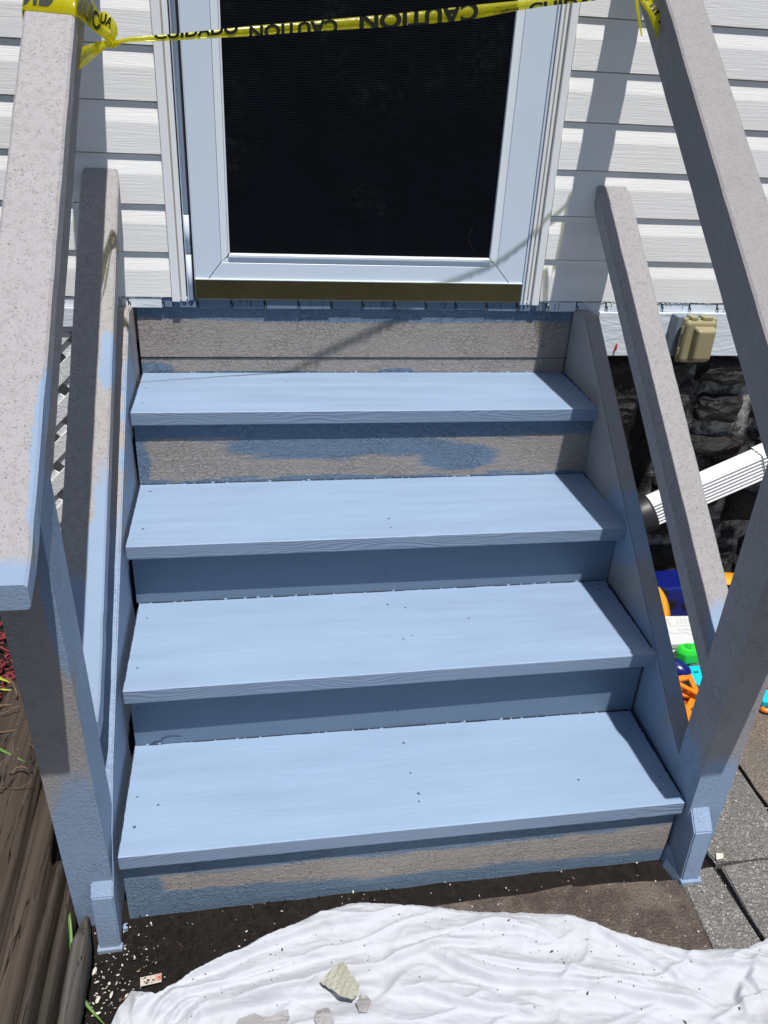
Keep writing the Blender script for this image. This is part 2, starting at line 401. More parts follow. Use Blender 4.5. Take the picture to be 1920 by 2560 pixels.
slab(wav((1.156, -.124), (1.5, -.121)) + wav((2.9, -.12), (2.9, -1.9), 3) + wav((1.30, -1.9), (1.154, -.25)), mi=0)
slab(wav((1.128, .875), (1.128, .0), 7) + wav((1.150, -.117), (1.329, -.1185)) + wav((1.331, .1), (1.333, .875)), mi=0)
slab(wav((1.337, -.1165), (2.9, -.115)) + wav((2.9, .875), (1.341, .875)) + wav((1.341, .1), (1.339, -.08)), mi=1)
o = tag(link('path', bm, [M['slab'], M['slabw']]), kind='structure')
bm = bmesh.new()
slab(wav((.30, -.152), (.84, -.128), 14, .009) + wav((.845, -.128), (1.068, -.140), 9, .006) + wav((1.074, -.145), (1.066, -.30)) + wav((1.0, -.6), (.30, -.6)), z=.004)
tag(link('pavement', bm, M['slabd']), kind='structure')

# ============================================================ HOUSE
YW = .889; PZ = .1033; ZS = .8822
house = tag(empty('house', (.5, YW + .2, 0)), 'white vinyl sided house wall above a black painted stone foundation', 'house')
def siding(x0, x1, z0, z1, name):
    bm = bmesh.new(); prof = []
    k = 0; z = z0
    while z < z1:
        prof += [(z, .0085), (z, .0), (z + .060, .0003), (z + .064, .0008), (z + .084, .0044), (z + .088, .0050), (z + .1005, .0052), (z + .1012, .0110)]
        z += PZ
    prof.append((z, .0085))
    n_ = 40; cols = []
    for i in range(n_ + 1):
        x = x0 + (x1 - x0) * i / n_
        cols.append([bm.verts.new((x, YW + dy + .0012 * noise.noise(Vector((x * 2.5, zz * 5, 1))), zz + .0010 * noise.noise(Vector((x * 3, zz * 9, 4))))) for zz, dy in prof])
    for A, B in zip(cols, cols[1:]):
        for j in range(len(prof) - 1): bm.faces.new((A[j], B[j], B[j + 1], A[j + 1]))
    # body behind the boards
    box(bm, x0, x1, YW + .016, YW + .12, z0 + .002, z1, 0)
    o = link(name, bm, M['siding'], house); return o
siding(-2.6, .078, ZS, 3.4, 'siding'); siding(.985, 3.6, ZS, 3.4, 'siding')
siding(.078, .985, 2.95, 3.3, 'siding')

# door opening trim (left and right)
def trim(parts, name='door_trim'):
    bm = bmesh.new()
    for x0, x1, yf, mi in parts: box(bm, x0, x1, yf, YW + .05, .872, 2.95, .0018, 2, mi)
    return link(name, bm, [M['trim'], M['trimold'], M['black'], M['door']], house)
trim([(.0790, .0975, .882, 0), (.0975, .1005, .890, 1), (.1005, .1120, .887, 0), (.1120, .1150, .896, 2), (.1150, .1180, .889, 3)])
trim([(.9345, .9395, .884, 3), (.9395, .9430, .894, 2), (.9430, .9500, .885, 0), (.9500, .9540, .891, 1), (.9540, .9600, .887, 0), (.9600, .9645, .892, 1), (.9645, .9820, .882, 0)])
bm = bmesh.new(); box(bm, .079, .982, .87, YW + .05, 2.953, 3.0, .002); link('door_trim', bm, M['trim'], house)

# storm door
door = empty('storm_door', (0, 0, 0)); door.parent = house; door.location = (.53 - .5, -.2, .9)
YD = .887; fz = lambda z: 1.3738 + (z - 1.3738) * 1.0092; fx = lambda x: .255 + (x - .255) * 1.0092
Z0, ZK, ZG, ZT = fz(.886), fz(.9285), fz(.9885), 2.90; XL, XR, GL, GR = fx(.1345), fx(.9268), fx(.2172), fx(.8375)
bm = bmesh.new()
def quad_prism(pts, yf, yb, mi=0, bev=.0008):
    hexa(bm, [(x, yf, z) for x, z in pts], [(x, yb, z) for x, z in pts], bev, 1, mi)
b_ = .020
mg = .0007
quad_prism([(XL, ZK), (GL - b_ - .062 + .012, ZK), (GL - b_, ZG - b_), (GL - b_, ZT), (XL, ZT)][:0] or [(XL, Z0), (XL + .002, Z0), (XL + .002, ZT), (XL, ZT)], YD + .001, YD + .03)
# stiles and bottom rail with mitred corners, a hairline joint between them
quad_prism([(XL + .002, ZK - .035), (GL - b_ - mg, ZG - b_ + mg), (GL - b_ - mg, ZT), (XL + .002, ZT)], YD, YD + .03)
quad_prism([(GR + b_ + mg, ZG - b_ + mg), (XR, ZK - .035), (XR, ZT), (GR + b_ + mg, ZT)], YD, YD + .03)
quad_prism([(XL + .004, ZK - .036), (XR - .002, ZK - .036), (GR + b_ - .0002, ZG - b_ - mg), (GL - b_ + .0002, ZG - b_ - mg)], YD, YD + .03)
quad_prism([(XL, 2.90), (XR, 2.90), (XR, 2.94), (XL, 2.94)], YD, YD + .03)
link('door_frame', bm, M['door'], door)
bm = bmesh.new()   # glazing bead: inner flat strip and raised half-round edge
quad_prism([(GL - b_, ZG - b_), (GL - .004, ZG - .004), (GL - .004, ZT), (GL - b_, ZT)], YD + .0008, YD + .028)
quad_prism([(GR + .004, ZG - .004), (GR + b_, ZG - b_), (GR + b_, ZT), (GR + .004, ZT)], YD + .0008, YD + .028)
quad_prism([(GL - b_, ZG - b_), (GR + b_, ZG - b_), (GR + .0045, ZG - .009), (GL - .0045, ZG - .009)], YD + .0008, YD + .028)
quad_prism([(GL - .0045, ZG - .0088), (GR + .0045, ZG - .0088), (GR, ZG), (GL, ZG)], YD - .004, YD + .026, 0, .002)
quad_prism([(GL - .004, ZG), (GL, ZG), (GL, ZT), (GL - .004, ZT)], YD - .003, YD + .026, 0, .001)
quad_prism([(GR, ZG), (GR + .004, ZG), (GR + .004, ZT), (GR, ZT)], YD - .003, YD + .026, 0, .001)
link('glazing_bead', bm, M['bead'], door)
bm = bmesh.new(); box(bm, GL - .001, GR + .001, YD + .008, YD + .012, ZG - .003, 2.899, 0)
tube(bm, [(.79 + .018 * math.sin(t * 2.6) * -1 + .015, YD + .0075, 1.0 + .055 * t) for t in [i / 8 for i in range(9)]], .0004, 5, 1)
link('screen', bm, [M['screen'], M['dirtleaf']], door)
bm = bmesh.new(); box(bm, XL + .001, XR, YD - .0025, YD + .002, Z0 - .002, ZK, .0006); link('kick_plate', bm, M['brass'], door)
bm = bmesh.new(); box(bm, XL + .001, XR, YD - .004, YD + .001, ZK + .0004, ZK + .0026, .0004); link('kick_plate_edge', bm, M['bead'], door)
bm = bmesh.new()  # hinge side: tube in three lengths with black seams
for z0, z1 in ((.876, .9805), (.983, 1.068), (1.0705, 2.94)): tube(bm, [(.1225, .892, z0), (.1225, .892, z1)], .0062, 14)
box(bm, .1150, .1325, .898, .93, .876, 2.94, 0, mi=1)
box(bm, .1290, .1325, .889, .92, .876, 2.94, 0, mi=1)
link('hinge', bm, [M['door'], M['black']], door, False)
for p in bpy.data.objects['hinge'].data.polygons: p.use_smooth = len(p.vertices) == 4 and p.material_index == 0
# blind mass behind
bm = bmesh.new(); box(bm, -2.6, 3.6, 1.01, 1.3, -.2, 3.4, 0); link('wall', bm, M['siding'], house)

# subfloor board ends under the siding
bm = bmesh.new(); x = -1.2; k = 0
while x < 2.6:
    wd = .0787 + rnd(-.002, .002)
    zb = .8565 + rnd(-.0012, .0012); zt = .8785 + rnd(-.0008, .0008); yf = .891 + rnd(-.0015, .0015)
    hexa(bm, [(x + .0008, yf, zb), (x + wd - .0012, yf, zb + rnd(-.001, .001)), (x + wd - .0012, .96, zb), (x + .0008, .96, zb)],
         [(x + .0008, yf + .001, zt), (x + wd - .0012, yf + .001, zt), (x + wd - .0012, .96, zt), (x + .0008, .96, zt)], .0007, 1, 0 if -.02 < x < .93 else 1)
    # tongue and groove step and checks (surface cracks)
    zz = (zb + zt) / 2
    box(bm, x - .0012, x + .0012, yf - .0006, yf + .004, zz + .002, zt, 0, mi=2)
    box(bm, x - .0012, x + .0052, yf - .0007, yf + .004, zz, zz + .0024, 0, mi=2)
    box(bm, x + .0032, x + .0054, yf - .0006, yf + .004, zb, zz, 0, mi=2)
    if k % 2 == 0:
        for j in range(random.randint(1, 5)):
            cx = x + rnd(.012, .07); box(bm, cx, cx + .0007, yf - .0004, yf + .003, zb + rnd(.001, .008), zt - rnd(0, .006), 0, mi=2)
    x += wd; k += 1
for i in range(330):   # flaking white caulk and black residue on top of the boards
    x = rnd(-.35, 1.75)
    if .14 < x < .92 and random.random() < .55: continue
    s_ = rnd(.002, .010); box(bm, x, x + s_, .8895 + rnd(0, .002), .905, .8785, .8785 + rnd(.0012, .0032), .0005, 1, 3)
for i in range(46):
    x = rnd(.14, .92); box(bm, x, x + rnd(.004, .03), .890, .903, .8786, .8812, .0005, 1, 2)
link('subfloor_edge', bm, [M['riser'], M['skirt'], M['crack'], M['trim']], house)
# skirt boards
bm = bmesh.new(); box(bm, 1.09, 3.6, .884, .95, .740, .8562, .002); link('skirt_board', bm, M['skirt'], house)
bm = bmesh.new(); box(bm, -2.6, -.052, .884, .95, .810, .8562, .002); link('skirt_board', bm, M['skirt'], house)
bm = bmesh.new(); tube(bm, [(1.211, .880, .775), (1.210, .878, .762), (1.206, .879, .752)], [.002, .0035, .001], 6); link('cable_end', bm, M['red'], house)

# stone foundation
bm = bmesh.new()
def stone(x0, x1, z0, z1, out=.03, sk=0.0):
    nx, nz = 12, 7; vs = []
    cx, cz = (x0 + x1) / 2, (z0 + z1) / 2
    for j in range(nz + 1):
        row = []
        for i in range(nx + 1):
            u = i / nx * 2 - 1; v = j / nz * 2 - 1
            # superellipse mapping keeps blocky stones with rounded corners
            uu = u * (1 - .06 * v * v * v * v); vv = v * (1 - .08 * u ** 4)
            px = cx + uu * (x1 - x0) / 2; pz = cz + vv * (z1 - z0) / 2 + sk * u
            nz_ = noise.noise(Vector((px * 22, pz * 22, x0 * 7))); px += .014 * nz_; pz += .013 * noise.noise(Vector((px * 20, pz * 20, 9)))
            e = max(abs(u), abs(v)); h_ = out * .8 * (1 - e ** 9) + .012 * noise.noise(Vector((px * 16, pz * 16, 2))) * (1 - e ** 6) + .007 * noise.noise(Vector((px * 45, pz * 45, 7)))
            row.append(bm.verts.new((px, .935 - h_, pz)))
        vs.append(row)
    for j in range(nz):
        for i in range(nx): bm.faces.new((vs[j][i], vs[j][i + 1], vs[j + 1][i + 1], vs[j + 1][i]))
seen = [(1.34, 1.455, .60, .735, .035, 0), (1.465, 1.66, .640, .735, .045, -.008), (1.36, 1.485, .455, .60, .03, 0), (1.50, 1.655, .520, .625, .045, -.005), (1.668, 1.85, .52, .72, .04, 0),
        (1.40, 1.70, .425, .500, .05, -.012), (1.72, 1.9, .40, .505, .04, 0), (1.42, 1.56, .30, .42, .035, 0), (1.59, 1.745, .335, .415, .03, .005), (1.575, 1.66, .24, .33, .03, 0),
        (1.67, 1.88, .19, .315, .045, 0), (1.40, 1.56, .15, .29, .04, 0), (1.585, 1.66, .135, .225, .03, 0), (1.70, 1.76, .13, .17, .02, 0), (1.60, 1.75, -.02, .115, .04, 0), (1.40, 1.585, -.02, .13, .04, 0),
        (1.76, 1.95, -.02, .16, .04, 0), (1.19, 1.335, .50, .735, .02, 0), (1.2, 1.35, .25, .48, .03, 0), (1.22, 1.385, -.02, .235, .03, 0)]
for a in seen: stone(a[0] + .006, a[1] - .006, a[2] + .006, a[3] - .006, *a[4:])
z = -.05
while z < .73:
    hgt = rnd(.09, .14); x = 1.9 + rnd(0, .1)
    while x < 3.6:
        l = rnd(.14, .32); stone(x, x + l - .015, z, min(z + hgt - .012, .735), rnd(.03, .05)); x += l
    z += hgt
link('foundation_stones', bm, M['stone'], house, True)
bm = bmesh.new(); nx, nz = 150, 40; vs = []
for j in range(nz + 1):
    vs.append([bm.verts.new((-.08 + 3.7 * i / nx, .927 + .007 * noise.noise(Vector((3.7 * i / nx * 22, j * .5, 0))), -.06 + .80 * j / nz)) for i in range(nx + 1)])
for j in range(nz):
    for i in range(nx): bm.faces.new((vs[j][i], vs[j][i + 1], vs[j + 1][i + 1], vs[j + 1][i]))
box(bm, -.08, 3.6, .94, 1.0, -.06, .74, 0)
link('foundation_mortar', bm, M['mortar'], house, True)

# ============================================================ STAIRS
st = tag(empty('wooden_steps', (.535, .4, 0)), 'freshly blue painted wooden front steps with four treads below the door', 'steps')
# (front left, front right, back left, back right) per tread : x,y ; z left/right
TR = [  # xl, yfl, ybl, zl, xr, yfr, ybr, zr
    (.0068, -.1033, .1447, .1733, 1.055, -.0973, .148, .1725),
    (.0043, .1243, .3919, .3437, 1.0651, .1316, .3916, .3487),
    (-.0036, .3714, .6509, .5079, 1.0773, .3713, .6493, .5109),
    (-.0066, .6365, .9089, .6916, 1.0816, .6351, .9055, .6898)]
NAILS = [[(.026, .028), (.028, -.041), (.065, .005), (.542, .114), (.541, .032), (.547, -.02), (.544, -.039), (1.03, .104), (1.035, -.029), (1.018, -.061), (.867, -.02)],
         [(.027, .353), (.024, .19), (.538, .356), (.575, .341), (.571, .242), (.551, .231), (1.035, .372), (1.041, .283), (.705, .29)],
         [(.023, .615), (.024, .442), (.547, .451), (.545, .412), (1.06, .442)],
         [(.012, .79), (.013, .696), (.343, .833), (1.061, .776)]]
T = .0316
for k, (xl, yfl, ybl, zl, xr, yfr, ybr, zr) in enumerate(TR):
    bm = bmesh.new()
    fs = hexa(bm, [(xl, yfl, zl - T), (xr, yfr, zr - T), (xr, ybr + .02, zr - T), (xl, ybl + .02, zl - T)],
              [(xl, yfl, zl), (xr, yfr, zr), (xr, ybr + .02, zr), (xl, ybl + .02, zl)], .0022, 3)
    bm.normal_update()
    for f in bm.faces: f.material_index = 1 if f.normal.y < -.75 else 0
    for x, y in NAILS[k]:
        t = (x - xl) / (xr - xl); dot(bm, (x, y, zl + (zr - zl) * t + .0002), (0, 0, 1), rnd(.0020, .0032), 2)
    x = xl + .004
    while x < xr - .01:      # broken dark joint and paint crumbs where the tread meets the riser
        l = rnd(.006, .05); t = (x - xl) / (xr - xl); yb = (ybl + (ybr - ybl) * t, .160, .4085, .6505, .9015)[0] if k == 3 else (.161, .4085, .651)[k]
        if k == 3: yb = .9035
        z = zl + (zr - zl) * t
        box(bm, x, min(x + l, xr - .004), yb - rnd(.0012, .0028), yb + .001, z - .001, z + rnd(.0006, .0014), 0, mi=3)
        if random.random() < .3: box(bm, x, x + rnd(.002, .008), yb - .003, yb + .001, z, z + .0026, .0005, 1, 0)
        x += l + rnd(-.004, .006)
    y = yfl + .03
    while y < ybl - .004:    # ragged dark gap along both ends
        l = rnd(.003, .014); t = (y - yfl) / (ybl - yfl)
        box(bm, xr - rnd(.0015, .0042), xr + .002, y, y + l, zr - .004, zr + .0006, 0, mi=3)
        box(bm, xl - .001, xl + rnd(.0004, .0018), y, y + l, zl - .004, zl + .0006, 0, mi=3); y += l
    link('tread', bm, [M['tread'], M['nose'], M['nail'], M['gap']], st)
# risers: board k stands behind nosing k
r5 = painted('riser_top_paint', [(.53, .9, .868, .9, .3, .047), (.02, .9, .700, .05, .2, .018), (.63, .9, .694, .045, .2, .008), (.3, .9, .690, .2, .2, .006)], base=TAUPE, blue=BLUE_SHADE, speck=.15, crk=.0017, warp=.012, edge=.02, crs=84)
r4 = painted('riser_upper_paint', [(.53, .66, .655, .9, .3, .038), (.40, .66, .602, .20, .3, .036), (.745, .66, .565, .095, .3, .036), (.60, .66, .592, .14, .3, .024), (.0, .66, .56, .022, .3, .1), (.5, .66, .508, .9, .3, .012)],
             base=TAUPE, blue=BLUE_SHADE, speck=.15, crk=.0015, warp=.024, edge=.03, grain=True, crs=88)
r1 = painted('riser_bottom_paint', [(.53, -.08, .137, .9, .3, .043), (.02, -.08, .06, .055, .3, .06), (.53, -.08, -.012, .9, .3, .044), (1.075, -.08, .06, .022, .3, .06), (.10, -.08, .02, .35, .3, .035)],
             base=TAUPE, blue=BLUE_SHADE, speck=.15, crk=.0010, warp=.024, edge=.03, grain=True, crs=88)
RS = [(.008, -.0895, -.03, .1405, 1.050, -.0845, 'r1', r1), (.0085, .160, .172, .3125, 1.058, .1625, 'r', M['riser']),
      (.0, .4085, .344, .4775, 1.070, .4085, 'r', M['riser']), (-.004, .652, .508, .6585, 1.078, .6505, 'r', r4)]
for i, (xl, yl, z0, z1, xr, yr, nm, mt) in enumerate(RS):
    bm = bmesh.new()
    hexa(bm, [(xl, yl, z0), (xr, yr, z0), (xr, yr + .018, z0), (xl, yl + .018, z0)], [(xl, yl, z1), (xr, yr, z1), (xr, yr + .018, z1), (xl, yl + .018, z1)], .0008, 1)
    if i == 1:
        for x, z in ((.022, .27), (.018, .228), (.539, .258), (.535, .215), (.753, .262), (1.044, .25)): dot(bm, (x, yl - .0006 + (yr - yl) * x, z), (0, -1, 0), .0016)
        # scarred knots near the left end
        for (a, b) in (((.030, .170), (.045, .176)), ((.042, .180), (.062, .186)), ((.060, .190), (.078, .196)), ((.078, .196), (.098, .193)), ((.035, .175), (.050, .183))):
            beam(bm, (a[0], yl - .0004, a[1]), (b[0], yl - .0004, b[1]), .0018, rnd(.0012, .0024), .0005, mi=1, seg=1)
    if i == 2:
        for x, z in ((.54, .393), (.543, .45), (.651, .445)): dot(bm, (x, yl - .0006 + (yr - yl) * x, z), (0, -1, 0), .0018)
    if i == 3:
        for x, z in ((.06, .655), (.19, .655), (.82, .652), (.91, .656)): dot(bm, (x, yl - .0006 + (yr - yl) * x, z - .006), (0, -1, 0), .0015)
    if i == 0:
        for x, z in ((.018, .09), (.2, .085), (.56, .083)): dot(bm, (x, yl - .0006 + (yr - yl) * x, z), (0, -1, 0), .0014)
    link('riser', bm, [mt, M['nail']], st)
bm = bmesh.new(); hexa(bm, [(-.008, .9045, .6895), (1.083, .9015, .6885), (1.083, .93, .6885), (-.008, .93, .6895)], [(-.008, .9045, .7285), (1.083, .9015, .7285), (1.083, .93, .7285), (-.008, .93, .7285)], .0015, 2)
dot(bm, (.75, .9025, .712), (0, -1, 0), .003); link('riser', bm, [r5, M['nail']], st)
bm = bmesh.new(); hexa(bm, [(-.008, .9015, .7310), (1.083, .8985, .7300), (1.083, .93, .7300), (-.008, .93, .7310)], [(-.008, .9015, .8562), (1.083, .8985, .8562), (1.083, .93, .8562), (-.008, .93, .8562)], .002, 2)
link('riser', bm, r5, st)

# stringers: long notched side boards, sloping top edge, blunt toe standing in front of the post
def stringer(ib, it, thick, side, zoff, toe, matlist, lean=0):
    """ib/it: inner face x at y=-.1 / y=.85"""
    bm = bmesh.new()
    def X(y): return ib + (it - ib) * (y + .1) / .95
    top = toe + [(.02, .18 + .74 * .12 + zoff), (.25, .18 + .74 * .35 + zoff), (.5, .18 + .74 * .6 + zoff * .5), (.815, .862), (.823, .866), (.903, .860)]
    outline = top + [(.903, -.03), (toe[0][0], -.06)]
    A = [bm.verts.new((X(y), y, z)) for y, z in outline]; B = [bm.verts.new((X(y) + side * thick, y, z)) for y, z in outline]
    bm.faces.new(A); bm.faces.new(B)
    for i in range(len(outline)): bm.faces.new((A[i], A[(i + 1) % len(A)], B[(i + 1) % len(A)], B[i]))
    bmesh.ops.recalc_face_normals(bm, faces=bm.faces)
    bmesh.ops.bevel(bm, geom=list(bm.edges), offset=.0025, segments=2, affect='EDGES')
    return link('stringer', bm, matlist, st)
sR = painted('stringer_right_paint', [(1.08, -.05, .06, .2, .42, .17), (1.08, .19, .26, .2, .13, .13), (1.08, .40, .50, .2, .10, .075), (1.06, .62, .64, .012, .2, .03), (1.06, .2, .2, .003, .3, .3)], base=GRAY, speck=.2, crk=.0006, warp=.06, edge=.06)
sL = painted('stringer_left_paint', [(-.02, .10, .25, .2, .46, .36), (0, .62, .62, .018, .30, .3)], base=(.36, .325, .31), speck=.3, crk=.0007, warp=.06, edge=.05, grain=False)
stringer(-.006, -.0135, .038, -1, -.004, [(-.123, -.05), (-.119, .094), (-.089, .134), (-.06, .185)], sL)
stringer(1.0580, 1.0835, .038, 1, -.004, [(-.149, -.02), (-.143, .140), (-.109, .176), (-.095, .190)], sR)
# little toe plinths
bm = bmesh.new(); box(bm, -.047, -.003, -.1275, -.06, -.07, -.036, .002); box(bm, -.003, .006, -.105, -.06, -.07, -.012, .002); link('toe_block', bm, sL, st)
bm = bmesh.new(); box(bm, 1.0555, 1.099, -.154, -.09, -.05, .014, .002); hexa(bm, [(1.042, -.10, -.03), (1.057, -.15, -.03), (1.0575, -.09, -.03), (1.05, -.06, -.03)], [(1.049, -.10, .03), (1.0572, -.15, .012), (1.0575, -.09, .04), (1.055, -.06, .04)], .001, 1); link('toe_block', bm, sR, st)

# ============================================================ RAILINGS
def railing(label, post, cap, under, low, mats, bend=0):
    t = tag(empty('stair_railing', (post[0][0][0], post[0][0][1], 0)), label, 'railing')
    mp, mc, ml, mu = mats
    bm = bmesh.new(); b4, t4 = post
    vsb = [Vector(v) for v in b4]; vst = [Vector(v) for v in t4]
    N = 10; rings = []
    for i in range(N + 1): rings.append([a.lerp(b, i / N) for a, b in zip(vsb, vst)])
    V = [[bm.verts.new(p) for p in r] for r in rings]
    for a, b in zip(V, V[1:]):
        for k in range(4): bm.faces.new((a[k], a[(k + 1) % 4], b[(k + 1) % 4], b[k]))
    bm.faces.new(V[0][::-1]); bm.faces.new(V[-1])
    bm.edges.ensure_lookup_table()
    es = [e for e in bm.edges if abs((e.verts[0].co - e.verts[1].co).normalized().z) > .7 and e.calc_length() < .5]
    bmesh.ops.bevel(bm, geom=es, offset=.003, segments=3, affect='EDGES')
    link('post', bm, mp, t)
    def rail(name, xi0, xo0, xi1, xo1, y0, y1, z0, z1, th, mt, bev=.004, n_=36):
        """bar from y0 to y1 with plumb ends; x range may drift; top surface z0..z1; th vertical thickness"""
        bm = bmesh.new(); rr = []
        nj = lambda p, s_: .0012 * noise.noise(Vector(p) * 30 + Vector((s_, 0, 0)))
        for i in range(n_ + 1):
            t_ = i / n_; y = y0 + (y1 - y0) * t_; z = z0 + (z1 - z0) * t_; a = xi0 + (xi1 - xi0) * t_; b = xo0 + (xo1 - xo0) * t_
            s_ = 1 if b > a else -1; c = bev
            sec = [(a + s_ * c, z), (b - s_ * c, z), (b, z - c), (b, z - th + c), (b - s_ * c, z - th), (a + s_ * c, z - th), (a, z - th + c), (a, z - c)]
            e = .003 if i in (0, n_) else 0
            rr.append([bm.verts.new((px + (e * s_ if px < (a + b) / 2 else -e * s_) * (1 if s_ > 0 else -1) + nj((px, y, pz), 0), y, pz + (-e if pz > z - th / 2 else e) + nj((px, y, pz), 5))) for px, pz in sec])
        for A, B in zip(rr, rr[1:]):
            for k in range(8): bm.faces.new((A[k], A[(k + 1) % 8], B[(k + 1) % 8], B[k]))
        bm.faces.new(rr[0]); bm.faces.new(rr[-1])
        return link(name, bm, mt, t)
    rail('top_rail', *cap, mc); rail('rail_support', *under, mu, .002, 30); rail('lower_rail', *low, ml, .0035)
    return t
mcL = painted('left_top_rail_paint', [(-.035, -.30, .80, .07, .125, .060), (-.003, -.12, .93, .012, .14, .12), (0, -.15, .88, .006, .17, .14)], base=(.35, .338, .35), speck=.75, crk=.0010, warp=.03, edge=.02)
mlL = painted('left_lower_rail_paint', [(-.055, .03, .47, .2, .19, .14), (-.018, .50, .86, .018, .075, .06), (-.02, .1, .5, .02, .3, .3)], base=(.335, .322, .318), speck=.75, crk=.0010, warp=.045, edge=.03)
mpL = painted('left_post_paint', [(-.005, -.05, .4, .009, .085, .6), (-.03, -.1, .10, .07, .09, .28), (-.01, -.14, .75, .018, .12, .16)], base=(.335, .312, .300), speck=.1, crk=.0007, warp=.012, edge=.03, crs=110)
mcR = painted('right_top_rail_paint', [], base=(.285, .276, .285), speck=.45, crk=.0008)
mlR = painted('right_lower_rail_paint', [(1.13, -.02, .45, .045, .11, .12)], base=(.315, .305, .315), speck=.7, crk=.0010, warp=.014, edge=.03)
mpR = painted('right_post_paint', [(1.09, -.09, .11, .07, .14, .19), (1.055, -.05, .12, .012, .09, .19)], base=(.315, .303, .312), speck=.15, crk=.0007, warp=.03, edge=.03, crs=110)
def zc(y, y0=-.251, z0=.837, s_=.8103): return z0 + s_ * (y - y0)
# left: x inner > x outer
pl_b = [(-.080, -.090, -.07), (-.006, -.090, -.07), (-.006, -.008, -.07), (-.080, -.008, -.07)]
pl_t = [(-.085, -.150, zc(-.150) - .042), (-.012, -.150, zc(-.150) - .042), (-.012, -.068, zc(-.068) - .042), (-.085, -.068, zc(-.068) - .042)]
railing('left grey handrail with a blue patched lower end and tape round its top rail', (pl_b, pl_t),
        (-.005, -.082, -.003, -.080, -.254, .888, zc(-.254), zc(.888), .041),
        (-.013, -.070, -.012, -.069, -.070, .888, zc(-.070) - .0415, zc(.888) - .0415, .088),
        (-.008, -.086, -.013, -.092, -.020, .888, .411, 1.163, .050), (mpL, mcL, mlL, mpL))
zr_ = lambda y: 1.150 + .8337 * (y - .191)
pr_b = [(1.0575, -.108, -.03), (1.127, -.108, -.03), (1.127, -.028, -.03), (1.0605, -.028, -.03)]
pr_t = [(1.050, -.125, zr_(-.125) - .042), (1.122, -.125, zr_(-.125) - .042), (1.122, -.040, zr_(-.040) - .042), (1.054, -.040, zr_(-.040) - .042)]
railing('right handrail beside the tan outlet cover, its top rail plain grey', (pr_b, pr_t),
        (1.058, 1.136, 1.064, 1.142, -.27, .888, zr_(-.27), zr_(.888), .041),
        (1.066, 1.126, 1.070, 1.130, -.042, .888, zr_(-.042) - .0415, zr_(.888) - .0415, .075),
        (1.080, 1.156, 1.086, 1.168, -.030, .888, .425, 1.163, .050), (mpR, mcR, mlR, mcR))

# ============================================================ LATTICE under the left side
lt = tag(empty('lattice_panel', (-.4, .9, 0)), 'white diagonal lattice panel closing the space left of the steps', 'lattice')
bm = bmesh.new(); X0, X1, ZL0, ZL1 = -1.3, -.06, -.02, .80; sp = .083; wd = .034
def clipslat(c, sgn, y):
    # line x - sgn*z = c clipped to the panel
    pts = []
    for z in (ZL0, ZL1): 
        x = c + sgn * z; pts.append((x, z))
    (xa, za), (xb, zb) = pts
    def cl(xa, za, xb, zb, xlim, lower):
        if lower and xa < xlim and xb < xlim: return None
        if not lower and xa > xlim and xb > xlim: return None
        f = lambda x, z, x2, z2: (xlim, z + (z2 - z) * (xlim - x) / (x2 - x))
        if (xa < xlim) == lower and xa != xlim: xa, za = f(xa, za, xb, zb)
        elif (xb < xlim) == lower and xb != xlim: xb, zb = f(xa, za, xb, zb)
        return xa, za, xb, zb
    r = cl(xa, za, xb, zb, X0, True)
    r = r and cl(*r, X1, False)
    if r and math.hypot(r[2] - r[0], r[3] - r[1]) > .03: beam(bm, (r[0], y, r[1]), (r[2], y, r[3]), .006, wd, .0012, up=(0, 1, 0) if False else (0, 0, 1), seg=1)
c = -2.3
while c < 1.0:
    clipslat(c, 1, .897); clipslat(c + .8, -1, .9035); c += sp
link('slats', bm, M['lattice'], lt)
bm = bmesh.new(); box(bm, X0, X1, .892, .908, .797, .811, .001); link('frame', bm, M['lattice'], lt)

# ============================================================ OUTLET COVER
ot = tag(empty('outlet_cover', (1.40, .88, .80)), 'tan plastic weatherproof outlet cover on the pale skirt board', 'outlet cover')
bm = bmesh.new(); box(bm, 1.350, 1.440, .846, .884, .752, .857, .003, 2); link('backing_box', bm, M['box'], ot)
bm = bmesh.new()
def frust(y0, r0, y1, r1, bev):
    a = [(r0[0], y0, r0[2]), (r0[1], y0, r0[2]), (r0[1], y0, r0[3]), (r0[0], y0, r0[3])]; b = [(r1[0], y1, r1[2]), (r1[1], y1, r1[2]), (r1[1], y1, r1[3]), (r1[0], y1, r1[3])]
    hexa(bm, a, b, bev, 4)
frust(.838, (1.358, 1.450, .742, .858), .820, (1.353, 1.445, .744, .861), .006)
frust(.822, (1.3555, 1.442, .745, .858), .800, (1.352, 1.436, .749, .857), .010)
frust(.804, (1.372, 1.432, .752, .846), .778, (1.378, 1.424, .762, .838), .006)
link('bubble_cover', bm, M['tan'], ot)
for x0, x1 in ((1.366, 1.382), (1.398, 1.424)): bm = bmesh.new(); box(bm, x0, x1, .806, .838, .856, .866, .002, 2); link('hinge_tab', bm, M['tan'], ot)
for z in (.768, .822): bm = bmesh.new(); tube(bm, [(1.352, .815, z), (1.352, .815, z + .018)], .004, 8); link('latch', bm, M['tan'], ot)

